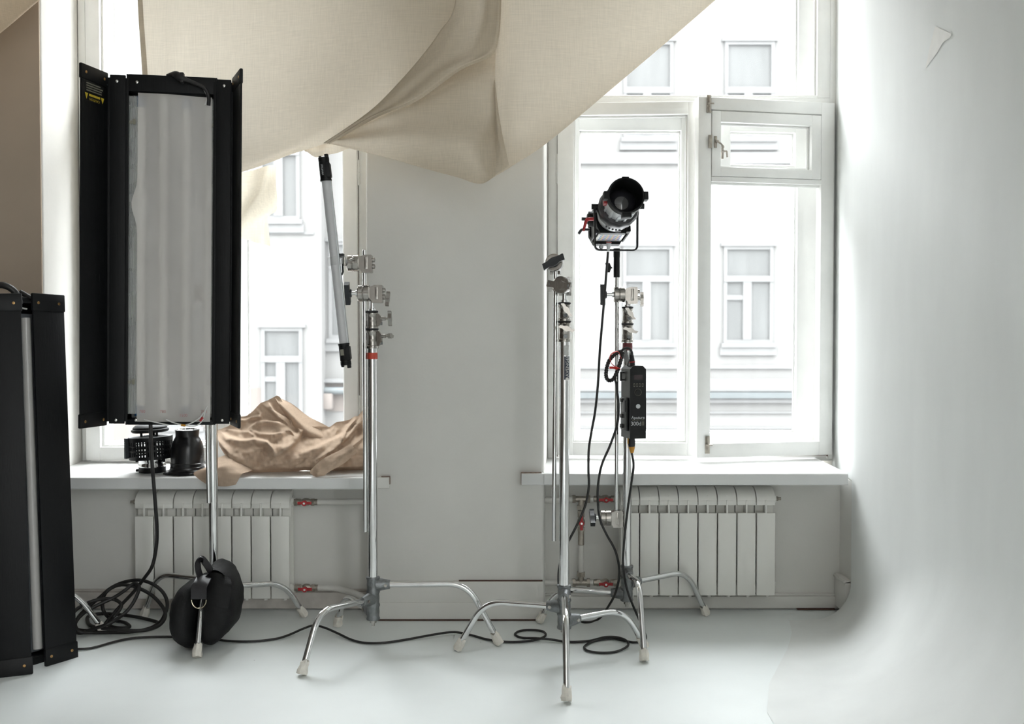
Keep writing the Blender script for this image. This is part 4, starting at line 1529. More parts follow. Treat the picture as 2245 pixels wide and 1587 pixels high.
# arm D: rod left of the column with its head at the bottom end
yD2 = YD + .0
xr = PX(1352, yD2, 850)
aD = thing('grip_rod', (xr, yD2, ZH(1155, yD2)), 'chrome grip arm on the rear right stand, head at its lower end before the radiator', 'grip arm', 'chrome grip arms')
rod(aD, (xr, yD2, ZH(1140, yD2)), (xr, yD2, ZH(604, yD2)))
cD2 = V((PX(1327, yD2, 1135), yD2, ZH(1135, yD2)))
grip_head_parts(aD, cD2, (-1, 0, 0), (0, 0, 1), 'black', .022, 58, body_off=.036)
# arm A: short end showing below the panel
yA2 = YA - .03
xr = PX(457, yA2, 1000)
aA = thing('grip_rod', (xr, yA2, ZH(1103, yA2)), 'chrome grip arm hanging below the tall black panel on the left', 'grip arm', 'chrome grip arms')
rod(aA, (xr, yA2, ZH(1103, yA2)), (PX(452, yA2, 900), yA2, ZH(800, yA2)))
cA2 = V((PX(430, yA2, 640), yA2, ZH(640, yA2)))
rod(aA, (PX(452, yA2, 900), yA2, ZH(800, yA2)), (PX(448, yA2, 640), yA2, ZH(640, yA2)))
grip_head_parts(aA, V((PX(470, yA2, 640), yA2, ZH(640, yA2))), (1, 0, 0), (0, 0, 1), 'black', .02, 10)
# ================================================================ FLUORESCENT PANELS
def rivet(parent, p, n, r=.0055, mat='rivet'):
    m = MB()
    n = V(n).normalized()
    m.lathe([(r, -.001), (r, .0008), (r * .8, .0018), (r * .45, .0020), (r * .4, .0008), (0, .0008)], p, n, 14)
    return m.build('rivet', M[mat], parent)

def slab(mb, o, u, w, n, x0, x1, y0, y1, n0, n1, bev=.002):
    R = Matrix((u, w, n)).transposed()
    mb.box(o + u * (x0 + x1) / 2 + w * (y0 + y1) / 2 + n * (n0 + n1) / 2, (abs(x1 - x0), abs(y1 - y0), abs(n1 - n0)), R, bev)

def ortho2(u, w):
    w = V(w).normalized()
    u = V(u)
    u = (u - w * u.dot(w)).normalized()
    return u, w, u.cross(w).normalized()

def ortho(u, w):
    u = V(u).normalized()
    w = V(w)
    w = (w - u * w.dot(u)).normalized()
    return u, w, u.cross(w).normalized()

# --- tall open panel
pL0, pR0 = P(240, 931, 3.69), P(506, 934, 3.745)
w = V((.013, 0, 1)).normalized()
u, w, n = ortho2(pR0 - pL0, w)
o = pL0
Wb = (pR0 - pL0).length
Hb = PZ(160, 3.69) - o.z
ux = lambda px: (P(px, 931, 3.715) - P(240, 931, 3.69)).dot(u)
panel = thing('fluorescent_panel', o + u * Wb / 2, 'tall black fluorescent light panel with open doors, mounted on the left stand before the window', 'light')
bd = MB()
xa, xb = ux(282), ux(462)
slab(bd, o, u, w, n, xa - .008, xb + .012, 0, Hb, -.085, -.075)                 # back
slab(bd, o, u, w, n, xa - .008, xa - .002, 0, Hb, -.076, .0)                    # sides
slab(bd, o, u, w, n, xb + .006, xb + .012, 0, Hb, -.076, .0)
slab(bd, o, u, w, n, xa - .002, xb + .006, Hb - .062, Hb, -.076, .0)            # top box
slab(bd, o, u, w, n, xa - .002, xb + .006, 0, .020, -.076, .0)                  # bottom box
body = bd.build('housing', M['corr'], panel)
rf = MB()
slab(rf, o, u, w, n, xa - .002, xb + .006, .021, Hb - .063, -.074, -.068)
rf.build('reflector', M['silver'], panel)
# four tubes in their clips
for i in range(4):
    xt_ = xa + .035 + i * (xb - xa - .056) / 3
    t = MB()
    t.cyl(o + u * xt_ + w * .030 - n * .040, o + u * xt_ + w * (Hb - .075) - n * .040, .0185, None, 24)
    tb = t.build('tube', M['tubeglass'], panel)
    for zz in (.030, Hb - .115):
        c = MB()
        c.cyl(o + u * xt_ + w * zz - n * .040, o + u * xt_ + w * (zz + .040) - n * .040, .0195, None, 24)
        c.build('end_cap', M['blue'] if i % 2 == 0 else M['white'], tb)
# clip bars
for zz in (PZ(837, 3.7) - o.z, PZ(266, 3.7) - o.z):
    for (a, b) in ((xa - .001, xa + .024), (xb - .018, xb + .004)):
        c = MB()
        slab(c, o, u, w, n, a, b, zz - .006, zz + .006, -.02, -.008, .001)
        slab(c, o, u, w, n, b - .010 if a < .2 else a, b if a < .2 else a + .010, zz - .009, zz + .011, -.009, -.003, .001)
        c.build('tube_clip', M['dimprint'], panel)
# clear side strip with fine ribs, left of the film, and a narrow one right of it
for (a, b) in ((xa, xa + .028), (xb - .012, xb + .004)):
    c = MB()
    k = int((b - a) / .006)
    for j in range(k + 1):
        slab(c, o, u, w, n, a + j * .006, a + j * .006 + .0012, .04, Hb - .078, -.016, -.006, 0)
    slab(c, o, u, w, n, a, b, .04, Hb - .078, -.018, -.016, 0)
    c.build('acrylic_strip', M['clear'], panel)
# frosted film hanging in front of the tubes, buckled on its left edge
fx0, fx1 = ux(302), ux(459)
rows = []
for i in range(61):
    v = i / 60
    row = []
    for j in range(25):
        q = j / 24
        x = fx0 + (fx1 - fx0) * q
        zt_ = (Hb - .068) - .012 * math.sin(q * 2.6) * 0 - .008 * q
        z = .012 + (zt_ - .012) * v
        bow = .004 + .006 * math.sin(PI * q)
        dent = math.exp(-((v - .66) / .045) ** 2)
        x -= .018 * dent * (1 - q) ** 3
        bow += .014 * dent * math.exp(-(q / .22) ** 2) + .003 * math.sin(q * 9 + v * 4)
        if v < .05:
            x -= 0
        row.append(o + u * x + w * z + n * bow)
    rows.append(row)
fm = MB()
fm.grid(rows)
film = fm.build('diffusion_film', M['film'], panel, smooth=80, solid=False)
for i in range(4):
    xq = fx0 + .022 + i * (fx1 - fx0 - .044) / 3
    hw = MB()
    hw.text(('780', '780', '1500', '780')[i], .015, o + u * xq + w * (.050 if i != 2 else .036) + n * .0125, u, w, .0004)
    hw.build('handwriting', M['marker'], film, solid=False)
# narrow hinge strips and the wide doors
zlip = .004
s1 = MB()
slab(s1, o, u, w, n, ux(243), ux(276), .004, Hb - .006, -.004, .004)
s1.build('hinge_panel', M['corr'], panel)
s1 = MB()
slab(s1, o, u, w, n, ux(468), ux(500), .004, Hb - .006, -.004, .004)
s1.build('hinge_panel', M['corr'], panel)
for x_ in (ux(239.5), ux(278.5), ux(465), ux(502.5)):
    s1 = MB()
    slab(s1, o, u, w, n, x_ - .0055, x_ + .0055, .012, Hb - .016, -.003, .001, .0005)
    s1.build('living_hinge', M['corr'], panel)
hL0, hL1 = o + u * ux(237), None
outL = P(175, 935, 3.548)
outL.z = o.z - .002
du, dw, dn = ortho2(hL0 - outL, w)
Wd = (hL0 - outL).length
def door(oo, du, dw, dn, Wd, name='door'):
    m = MB()
    slab(m, oo, du, dw, dn, 0, Wd, .045, Hb - .045, -.003, .003, .001)
    d = m.build(name, M['corr'], panel)
    for a, b in ((0, .052), (Hb - .052, Hb + .002)):
        m = MB()
        slab(m, oo, du, dw, dn, -.004, Wd, a, b, -.006, .006, .004)
        m.build('end_cap', M['black'], d)
    for xx in (.022, Wd - .022):
        for yy in (.024, Hb - .026):
            rivet(d, oo + du * xx + dw * yy + dn * .006, dn, .0055, 'brass')
    return d
dL = door(outL, du, dw, dn, Wd)
lab = MB()
lc = outL + du * (Wd * .48) + dw * (Hb - .052 - .038) + dn * .0036
slab(lab, lc - dn * .0006, du, dw, dn, -.052, .052, -.034, .034, 0, .0005, 0)
lb = lab.build('warning_label', M['black'], dL)
tx = MB()
tx.text('CAUTION', .0125, lc + dw * -.0265, -du, -dw, .0008)
for sg in (-1, 1):
    q = lc + du * .044 * sg + dw * -.020 + dn * .0008
    tx.add([q + du * .009 + dw * .012, q - du * .009 + dw * .012, q - dw * .010], [[0, 1, 2]])
tx.build('lettering', M['yellow'], lb, solid=False)
tx = MB()
for k in range(9):
    slab(tx, lc, du, dw, dn, -.030 + k * .0068, -.030 + k * .0068 + .0058, -.0165, -.0085, .0006, .0009, 0)
tx.build('yellow_print', M['yellow'], lb)
tx = MB()
for i, ww in enumerate((.088, .084, .090, .078)):
    for k in range(14):
        xx = -.044 + k * .0065
        if xx + .005 < ww - .044:
            slab(tx, lc, du, dw, dn, xx, xx + .0052, .000 + i * .0085, .0045 + i * .0085, .0006, .0009, 0)
tx.build('small_print', M['dimprint'], lb)
hR = o + u * ux(505)
outR = P(524.5, 935, 3.605)
outR.z = o.z - .004
du, dw, dn = ortho2(outR - hR, w)
dR = door(hR, du, dw, dn, (outR - hR).length)
for px__ in (258, 300, 485):
    for zz in (.018, Hb - .030):
        x_ = ux(px__)
        par = body if 290 < px__ < 460 else panel
        rivet(panel, o + u * x_ + w * zz + n * .0045, n, .0055)
# cable along the top and the tube wiring
cb = MB()
cb.tube(catmull([o + u * ux(452) + w * (Hb - .105) + n * .006, o + u * ux(453) + w * (Hb - .075) + n * .016, o + u * ux(444) + w * (Hb - .045) + n * .022, o + u * ux(418) + w * (Hb - .025) + n * .022, o + u * ux(396) + w * (Hb - .012) + n * .020, o + u * ux(380) + w * (Hb + .004) + n * .006, o + u * ux(362) + w * (Hb + .004) - n * .020], 6), [.007] * 19 + [.0075, .008, .009, .010, .012, .0135, .0145, .015, .015, .0145, .0135, .012, .0105, .0095, .009, .0085, .008, .008, .008][:18], 12)
cb.build('harness', M['cable'], panel)
bk = MB()
slab(bk, o, u, w, n, ux(393), ux(401), Hb - .030, Hb + .008, .004, .030, .003)
bk.build('cable_tie', M['rubber'], panel)
for k, (mt, off) in enumerate((('white', 0), ('white', .006), ('red', .011))):
    q = MB()
    q.tube(catmull([o + u * (ux(443) + off) + w * (Hb - .050) + n * .012, o + u * (ux(449) + off * .6) + w * (Hb - .075) + n * .008, o + u * (ux(444) + off) + w * (Hb - .105) + n * .004], 5), .0022, 6)
    q.build('wire', M[mt], panel)
for pts, mt in (([(366, 919, .012), (385, 926, .016), (410, 932, .016), (432, 932, .014), (446, 920, .014), (452, 898, .010)], 'white'),
                ([(395, 929, .014), (412, 930, .012), (436, 918, .013), (449, 903, .010), (455, 890, .006)], 'white'),
                ([(318, 919, .012), (345, 925, .014), (372, 931, .014)], 'white')):
    q = MB()
    q.tube(catmull([P(a, b, 3.71) + n * (c + .004) for a, b, c in pts], 5), .0024, 6)
    q.build('wire', M[mt], panel)
q = MB()
q.cyl(P(441, 922, 3.71) + n * .018, P(447, 914, 3.71) + n * .018, .0050, None, 8)
q.build('connector', M['red'], panel)
q = MB()
q.cyl(P(399, 931, 3.70) + n * .014, P(408, 932, 3.70) + n * .014, .0042, None, 8)
q.build('connector', M['orange'], panel)
# bracket that ties the panel to its stand
q = MB()
bc_ = o + u * (Wb / 2) + w * (Hb * .5) - n * .085
q.bb(bc_.x - .09, bc_.x + .09, bc_.y, bc_.y + .012, bc_.z - .09, bc_.z + .09, .003)
q.cyl(bc_ + V((0, .010, 0)), V((bc_.x + .02, YA - .03, bc_.z)), .012, None, 14)
q.build('mounting_plate', M['black'], panel)

# --- second panel, standing on the floor at far left with nearly closed doors
b0, b1 = FL(100, 1462), FL(168, 1440)
t0 = P(70, 642, 3.50)
u, w, n = ortho2(b1 - b0, t0 - b0)
Hh2 = (t0 - b0).length
Wd2 = (b1 - b0).length
p2 = thing('fluorescent_panel', b0 - u * .15 - n * .06, 'black fluorescent light panel standing on the floor at far left, doors nearly closed', 'light')
p2.location.z = 0
def door2(oo, du, dw, dn, x0, x1):
    m = MB()
    slab(m, oo, du, dw, dn, x0, x1, .055, Hh2 - .055, -.004, .003, .001)
    d = m.build('door', M['corr'], p2)
    for a, b in ((.001, .060), (Hh2 - .062, Hh2)):
        m = MB()
        slab(m, oo, du, dw, dn, x0 - .002, x1 + .004, a, b, -.007, .006, .004)
        m.build('end_cap', M['black'], d)
    for xx in (x0 + .020, x1 - .022):
        for yy in (.032, Hh2 - .034):
            rivet(d, oo + du * xx + dw * yy + dn * .006, dn, .0052, 'brass')
    return d
door2(b0, u, w, n, 0, Wd2)
c0 = FL(70, 1478)
c1 = FL(0, 1485)
ul, wl_, nl = ortho2(c0 - c1, P(45, 645, 3.46) - c0)
door2(c0, ul, wl_, nl, -.17, 0)
m = MB()
slab(m, b0, u, w, n, -.43, .085, .004, Hh2 - .008, -.135, -.125)
slab(m, b0, u, w, n, .079, .085, .004, Hh2 - .008, -.126, -.050)
slab(m, b0, u, w, n, -.43, -.424, .004, Hh2 - .008, -.126, -.050)
slab(m, b0, u, w, n, -.424, .079, .004, .030, -.126, -.052)
slab(m, b0, u, w, n, -.424, .079, Hh2 - .030, Hh2 - .008, -.126, -.052)
m.build('housing', M['black'], p2)
m = MB()
slab(m, b0, u, w, n, -.424, .079, .036, Hh2 - .062, -.110, -.104)
m.build('reflector', pm('grey film', lin(.24, .26, .275), .45, var=.05), p2)
for x_ in (-.36, -.24, -.12, 0.03):
    m = MB()
    m.cyl(b0 + u * x_ + w * .05 - n * .082, b0 + u * x_ + w * (Hh2 - .08) - n * .082, .016, None, 18)
    m.build('tube', M['tubeglass'], p2)
m = MB()
m.tube(catmull([b0 + u * -.055 + w * (Hh2 - .050) - n * .06, b0 + u * -.02 + w * (Hh2 - .048) - n * .055, b0 + u * .02 + w * (Hh2 - .050) - n * .06], 6), .003, 8)
m.build('wire', M['white'], p2)
m = MB()
m.tube(catmull([P(-60, 648, 3.52), P(-30, 634, 3.50), P(-2, 625, 3.49), P(18, 629, 3.49), P(34, 642, 3.50), P(44, 665, 3.52)], 6), .0115, 12)
m.build('cable_loop', M['cable'], p2)
m = MB()
m.tube(catmull([P(44, 640, 3.55), P(58, 648, 3.55), P(72, 656, 3.55)], 6), .009, 12)
m.build('cable_end', M['cable'], p2)

# ================================================================ TUBE LIGHT
YT = 3.61
ta, tb_ = P(709, 343, YT), P(759, 803, YT + .01)
d = (tb_ - ta).normalized()
Lt = (tb_ - ta).length
tl = thing('tube_light', tb_, 'long grey tube light with black end caps, leaning upright beside the grey pier', 'light')
xv, yv, _ = frame_of(d)
m = MB()
c0_, c1_ = ta + d * .088, tb_ - d * .082
m.cyl(c0_, c1_, .0158, None, 32)
m.build('diffuser', M['tubediff'], tl)
sd = V((1, 0, 0)) - d * d.x
sd.normalize()
fw = d.cross(sd)
if fw.y > 0:
    fw = -fw
m = MB()
m.box((c0_ + c1_) / 2 + sd * .0150 + fw * -.003, (.006, (c1_ - c0_).length, .020), Matrix((sd, d, sd.cross(d))).transposed(), .001)
m.build('spine', M['grey'], tl)
def cap(p0, p1, end):
    m = MB()
    dd = (V(p1) - V(p0)).normalized()
    L = (V(p1) - V(p0)).length
    r = .0195
    m.lathe([(0, 0), (r - .002, 0), (r, .001), (r, .014), (r - .0012, .0145), (r - .0012, .0165), (r, .017), (r, L - .008), (r + .0015, L - .0075), (r + .0015, L - .001), (0, L)], p0, dd, 24)
    m.box(V(p0) - dd * .004 + sd * .011, (.013, .014, .018), Matrix((sd, dd, sd.cross(dd))).transposed(), .002)
    m.box(V(p0) - dd * .001 - sd * .012, (.009, .010, .018), Matrix((sd, dd, sd.cross(dd))).transposed(), .002)
    m.box(V(p0) + dd * (L * .55) + sd * .006, (.030, L * .6, .038), Matrix((sd, dd, sd.cross(dd))).transposed(), .003)
    return m.build('end_cap', M['black'], tl)
k1 = cap(ta + d * .004, ta + d * .090, 0)
k2 = cap(tb_ - d * .004, tb_ - d * .085, 1)
tx = MB()
tx.text('NANLITE', .0095, ta + d * .050 - sd * .006 + fw * .0205, -d, V((1, 0, 0)), .0008)
tx.build('lettering', M['paleprint'], k1, solid=False)
m = MB()
m.box(tb_ - d * .052 - sd * .006 + fw * .0192, (.012, .022, .0012), Matrix((sd, d, sd.cross(d))).transposed(), 0)
m.build('rating_label', M['dimprint'], k2)
# clear clip that the grip head holds
cp = P(735, 572, YT + .004)
m = MB()
rows_ = []
for i in range(23):
    a = math.radians(70 + i * 360 / 22 * .86)
    dirv = sd * math.cos(a) + fw * math.sin(a)
    rows_.append([cp + dirv * .0178 + d * -.016, cp + dirv * .0178 + d * .016])
m.grid(rows_)
m.box(cp - sd * .022, (.008, .034, .012), Matrix((sd, d, sd.cross(d))).transposed(), .002)
m.box(cp + sd * .030, (.026, .026, .010), Matrix((sd, d, sd.cross(d))).transposed(), .002)
m.build('clip', M['clear'], tl, solid=False)
m = MB()
q0 = cp + sd * .034
m.cyl(q0, V((PX(757, YB_), YB_ - .012, q0.z)), .0055, None, 12)
m.cyl(q0 + V((0, 0, -.022)), q0 + V((0, 0, .010)), .006, None, 12)
m.build('clip_stud', M['steel'], tl)
m = MB()
m.box(P(749, 561, YT + .012), (.020, .016, .018), None, .004)
m.tube([P(750, 568, YT + .02), P(752, 596, YT + .01), P(749, 603, YT + .008)], .0035, 8)
m.build('clip_lever', M['knob'], tl)
# ================================================================ SPOTLIGHT
YS = 3.80
pf = P(1373, 428, 3.655)                 # centre of the front opening
pb_ = P(1331, 496, 4.02)                # rear of the lamp
ax = (pf - pb_).normalized()             # optical axis towards the room
rt = ax.cross(V((0, 0, 1))).normalized() # lateral, picture left or right
if rt.x < 0:
    rt = -rt
upv = rt.cross(ax).normalized()
if upv.z < 0:
    upv = -upv
Ls = (pf - pb_).length
spot = thing('spotlight', P(1350, 548, YS), 'black and silver spotlight with lens barrel, tilted up on a yoke before the right window', 'light')
def lat(prof, mat, name, parent=None, n=32, o=None):
    m = MB()
    m.lathe(prof, o if o else pf, -ax, n)
    return m.build(name, M[mat], parent or spot)
bar = lat([(.0625, .0), (.0685, .0), (.0690, .004), (.0690, .026), (.0660, .028), (.0600, .029), (.0600, .026), (.0615, .004), (.0625, 0)], 'black', 'front_ring')
lat([(.0610, .012), (.0590, .020), (.0560, .060), (.0545, .115), (.053, .150)], 'black', 'inner_tube')
lat([(.0545, .080), (.046, .070), (.030, .063), (.012, .060), (0, .0595)], 'lensglass', 'lens', bar)
lat([(.022, .055), (.018, .0545), (.006, .0535), (0, .0535)], 'dimprint', 'lens_reflection', bar) if False else None
lat([(.0655, .026), (.0640, .060), (.0605, .100), (.0590, .125), (.0560, .130)], 'grey', 'lens_barrel')
# ribs on the barrel
for k in range(6):
    a = math.radians(200 + k * 28)
    dv = rt * math.cos(a) + upv * math.sin(a)
    m = MB()
    tv = ax.cross(dv)
    m.box(pf - ax * .078 + dv * .0625, (.004, .010, .085), Matrix((dv, tv, ax)).transposed(), .0015)
    m.build('rib', M['grey'], spot)
# accessory brackets around the front
for a, wd in ((0, .030), (180, .030), (-90, .034), (90, .026)):
    dv = rt * math.cos(math.radians(a)) + upv * math.sin(math.radians(a))
    tv = ax.cross(dv)
    m = MB()
    m.box(pf - ax * .012 + dv * (.0745 if a != 90 else .068), (.016 if a != 90 else .006, wd, .030), Matrix((dv, tv, ax)).transposed(), .002)
    m.build('bracket', M['black'], bar)
m = MB()
m.box(pf - ax * .055 - rt * .068 - upv * .006, (.014, .026, .030), Matrix((rt, upv, ax)).transposed(), .003)
m.build('focus_knob', M['red'], spot)
# dark focusing ring, faceted
lat([(.060, .118), (.0740, .122), (.0790, .132), (.0790, .165), (.0750, .175), (.066, .178)], 'grey2', 'focus_ring', n=12)
lat([(.068, .172), (.0700, .180), (.0690, .215), (.0640, .240), (.058, .245)], 'silver2', 'optic_housing')
m = MB()
for k in range(5):
    a = math.radians(236 + k * 11)
    dv = rt * math.cos(a) + upv * math.sin(a)
    tv = ax.cross(dv)
    m.box(pf - ax * (.196 + (k % 2) * .0) + dv * .0700, (.004, .007, .014), Matrix((dv, tv, ax)).transposed(), .001)
m.build('vent_slots', M['gap'], spot)
m = MB()
m.box(pf - ax * .222 - upv * .0665 + rt * .012, (.022, .006, .014), Matrix((rt, upv, ax)).transposed(), .001)
m.build('latch', M['black'], spot)
m = MB()
m.box(pf - ax * .215 - upv * .062 + rt * .050, (.016, .026, .030), Matrix((rt, upv, ax)).transposed(), .004)
m.build('release_lever', M['black'], spot)
# lamp body behind the optics
q0 = pf - ax * .245
m = MB()
octo = [(.062, .030), (.062, -.040), (.046, -.068), (-.052, -.068), (-.066, -.040), (-.066, .030), (-.045, .060), (.045, .060)]
m.prism(octo, q0, rt, upv, -ax * .022)
m.build('mount_plate', M['black'], spot)
m = MB()
m.prism([(.056, .030), (.056, -.035), (.044, -.060), (-.048, -.060), (-.060, -.035), (-.060, .030), (-.040, .052), (.040, .052)], q0 - ax * .022, rt, upv, -ax * .110)
m.build('lamp_body', M['silver2'], spot)
# black side cheeks and heat-sink frame
for sg in (-1, 1):
    m = MB()
    m.box(q0 - ax * .085 + rt * sg * .064 - upv * .012, (.008, .100, .120), Matrix((rt, upv, ax)).transposed(), .004)
    m.build('side_cheek', M['black'] if sg > 0 else M['grey2'], spot)
m = MB()
m.prism([(.070, .052), (.070, -.040), (.048, -.076), (-.056, -.076), (-.074, -.040), (-.074, .052), (-.050, .070), (.050, .070)], q0 - ax * .122, rt, upv, -ax * .030)
m.build('fan_frame', M['black'], spot)
# white plate with coloured stripes on the underside
pc = q0 - ax * .075 - upv * .0625
m = MB()
Rr = Matrix((rt, upv, ax)).transposed()
m.box(pc - rt * .002, (.106, .004, .098), Rr, .002)
plt = m.build('label_plate', M['white'], spot)
for k in range(17):
    m = MB()
    m.box(pc - rt * .002 + rt * (-.040 + k * .0050) - upv * .0024, (.0029, .0008, .068), Rr, 0)
    m.build('stripe', M[('stripe_a', 'stripe_d', 'stripe_b', 'stripe_c')[k % 4]], plt)
# tilt lock: disc, red lever, small silver lever
yp = pf - ax * .200                        # yoke pivot height on the axis
lk = q0 - ax * .050 - rt * .068 + upv * .004
m = MB()
m.cyl(lk, lk - rt * .020, .030, .030, 28)
m.cyl(lk - rt * .020, lk - rt * .026, .024, .020, 28)
dl = m.build('tilt_disc', M['black'], spot)
m = MB()
m.cyl(lk - rt * .024, lk - rt * .048, .007, None, 14)
m.build('tilt_shaft', M['grey2'], spot)
m = MB()
e0 = P(1294, 480, YS - .01)
m.tube(fillet([P(1301, 480, YS - .005), P(1286, 480, YS - .01), P(1279, 506, YS - .015)], .012, 5), [.0068] * 5 + [.006] * 2 + [.0045], 12)
m.build('tilt_lever', M['red'], spot)
m = MB()
m.tube(fillet([P(1292, 503, YS), P(1275, 503, YS - .01), P(1269, 512, YS - .015)], .006, 4), .0052, 10)
m.build('lock_lever', M['grey2'], spot)
# yoke
Yk = YS + .02
m = MB()
path = fillet([P(1303, 452, Yk), P(1304.5, 548, Yk), P(1397, 549, Yk), P(1397.5, 470, Yk)], .020, 6)
m.ribbon(path, (0, 1, 0), .024, .0058)
yk = m.build('yoke', M['black'], spot)
for px0, px1, py in ((1297, 1318, 453), (1392, 1412, 452)):
    m = MB()
    m.cyl(P(px0, py, Yk), P(px1, py, Yk), .0115, None, 16)
    m.build('yoke_knob', M['black'], yk)
m = MB()
m.cyl(P(1302, 462, Yk), P(1330, 462, Yk), .006, None, 12)
m.build('pivot', M['grey2'], yk)
m = MB()
m.cyl(P(1388, 466, Yk), P(1400, 466, Yk), .010, None, 12)
m.box(P(1396, 460, Yk), (.014, .02, .045), None, .004)
m.build('pivot', M['black'], yk)
# receiver that sits on the rod of the grip arm
xs_ = PX(1352, yD2, 600)
m = MB()
zt_, zm_, zl_ = ZH(545, yD2), ZH(563, yD2), ZH(608, yD2)
m.lathe([(0, zl_), (.0115, zl_), (.0122, zl_ + .002), (.0122, zl_ + .036), (.0118, zm_ - .002), (.0128, zm_), (.0128, zt_), (0, zt_)], (xs_ + .0, yD2, 0), (0, 0, 1), 22)
m.build('receiver', M['black'], spot)
m = MB()
kp = V((PX(1342, yD2, 588), yD2 - .002, ZH(587, yD2)))
m.cyl(kp, kp + V((-.010, 0, 0)), .003, None, 8)
m.prism([(-.017, .018), (.000, .018), (.007, .000), (.000, -.018), (-.017, -.018), (-.011, .000)], kp + V((-.010, -.006, 0)), (1, 0, 0), (0, 0, 1), (0, .012, 0))
m.build('receiver_knob', M['black'], spot)
# power connector below the lamp
m = MB()
c0 = P(1335, 530, YS - .01)
m.lathe([(0, 0), (.009, 0), (.0085, .006), (.010, .008), (.0075, .020), (.0045, .036), (0, .036)], c0, P(1333, 552, YS - .01) - c0, 16)
m.build('connector', M['grey'], spot)
m = MB()
m.lathe([(.0088, .0), (.0104, .0005), (.0104, .003), (.0088, .0035)], c0 + (P(1333, 552, YS - .01) - c0).normalized() * .001, P(1333, 552, YS - .01) - c0, 16)
m.build('connector_ring', M['red'], spot)
m = MB()
m.sphere(P(1318, 541, YS + .02), .009, 8)
m.build('lock_knob', M['grey'], spot)

# ================================================================ CONTROL BOX ON THE REAR STAND
YX = 3.745
ya = math.radians(13)
u = V((math.cos(ya), math.sin(ya) * -1, 0))
u = V((math.cos(ya), math.sin(ya), 0))
nn = V((u.y, -u.x, 0))                       # faces the room, turned slightly
w = V((0, 0, 1))
p0 = P(1381, 962, YX)                        # lower left corner of the front face
p1 = P(1417, 802, YX)
Wx = (PX(1417, YX, 962) - p0.x) / u.x
Hx = p1.z - p0.z
Dx = .100
ctl = thing('control_box', p0 + u * Wx / 2 - nn * Dx / 2, 'black power control box with white lettering, hung on the rear right light stand', 'control box')
m = MB()
ch = .013
m.prism([(0, 0), (Wx, 0), (Wx, Hx - ch), (Wx - ch, Hx), (ch, Hx), (0, Hx - ch)], p0, u, w, -nn * Dx)
cbx = m.build('case', M['boxblack'], ctl)
fr_ = p0 + nn * .0006
def fx(mat, name, x0, x1, y0, y1, parent=None, d=.0008):
    m = MB()
    m.box(fr_ + u * Wx * (x0 + x1) / 2 + w * Hx * (y0 + y1) / 2, (Wx * (x1 - x0), Hx * (y1 - y0), d), Matrix((u, w, nn)).transposed(), 0)
    return m.build(name, M[mat], parent or ctl)
fx('screen', 'display', .24, .78, .810, .875)
for k in range(4):
    xx = .24 + k * .175
    m = MB()
    c = fr_ + u * Wx * (xx + .02) + w * Hx * .738
    m.lathe([(.0030, 0), (.0036, .0005), (.0030, .001)], c, nn, 14)
    m.build('button', M['dimprint'], ctl)
    for yy in (.757, .716):
        m = MB()
        m.box(fr_ + u * Wx * (xx + .02) + w * Hx * yy, (.0062, .0014, .0006), Matrix((u, w, nn)).transposed(), 0)
        m.build('caption', M['dimprint'], ctl)
m = MB()
c = fr_ + u * Wx * .50 + w * Hx * .637
m.lathe([(0, 0), (.0108, 0), (.0108, .006), (.0098, .007), (0, .007)], c, nn, 28)
dk = m.build('dial', M['boxblack'], ctl)
m = MB()
m.lathe([(.0128, .0), (.0136, .0006), (.0128, .0010)], c, nn, 28)
m.build('dial_ring', M['dimprint'], ctl)
m = MB()
c = fr_ + u * Wx * .50 + w * Hx * .445
m.lathe([(0, 0), (.0085, 0), (.0085, .0025), (.0070, .0030), (.0064, .0012), (.0030, .0012), (.0026, .0022), (0, .0022)], c, nn, 22)
m.build('socket', M['grey'], ctl)
m = MB()
m.text('Aputure', .0158, fr_ + u * Wx * .50 + w * Hx * .290, u, w, .0008)
m.build('lettering', M['paleprint'], ctl, solid=False)
m = MB()
m.text('light storm  COB', .0068, fr_ + u * Wx * .50 + w * Hx * .258, u, w, .0008)
m.build('lettering', M['dimprint'], ctl, solid=False)
m = MB()
m.text('300d', .0215, fr_ + u * Wx * .37 + w * Hx * .205, u, w, .0008)
m.build('lettering', M['paleprint'], ctl, solid=False)
m = MB()
m.text('II', .0235, fr_ + u * Wx * .81 + w * Hx * .205, u, w, .0008)
m.build('lettering', M['dimprint'], ctl, solid=False)
# battery plates on both sides
for sg, x_ in ((-1, 0), (1, Wx)):
    b_ = p0 + u * x_
    m = MB()
    Rb = Matrix((u, w, nn)).transposed()
    m.box(b_ + u * sg * .004 + w * Hx * .33 - nn * .05, (.008, Hx * .46, .066), Rb, .002)
    pl_ = m.build('battery_plate', M['boxblack'], ctl)
    m = MB()
    m.box(b_ + u * sg * .009 + w * Hx * .44 - nn * .045, (.004, Hx * .16, .036), Rb, .002)
    m.build('plate_latch', M['grey2'], pl_)
    for yy in (.16, .30, .52):
        m = MB()
        m.box(b_ + u * sg * .011 + w * Hx * yy - nn * .062, (.010, Hx * .055, .020), Rb, .002)
        m.build('rail', M['boxblack'], pl_)
for yy in (.80, .90):
    m = MB()
    m.box(p0 - u * .006 + w * Hx * yy - nn * .070, (.014, .006, .012), Matrix((u, w, nn)).transposed(), .001)
    m.build('hook', M['boxblack'], ctl)
m = MB()
m.box(p0 - u * .012 + w * Hx * .85 - nn * .070, (.005, Hx * .13, .012), Matrix((u, w, nn)).transposed(), .001)
m.build('hook_bar', M['boxblack'], ctl)
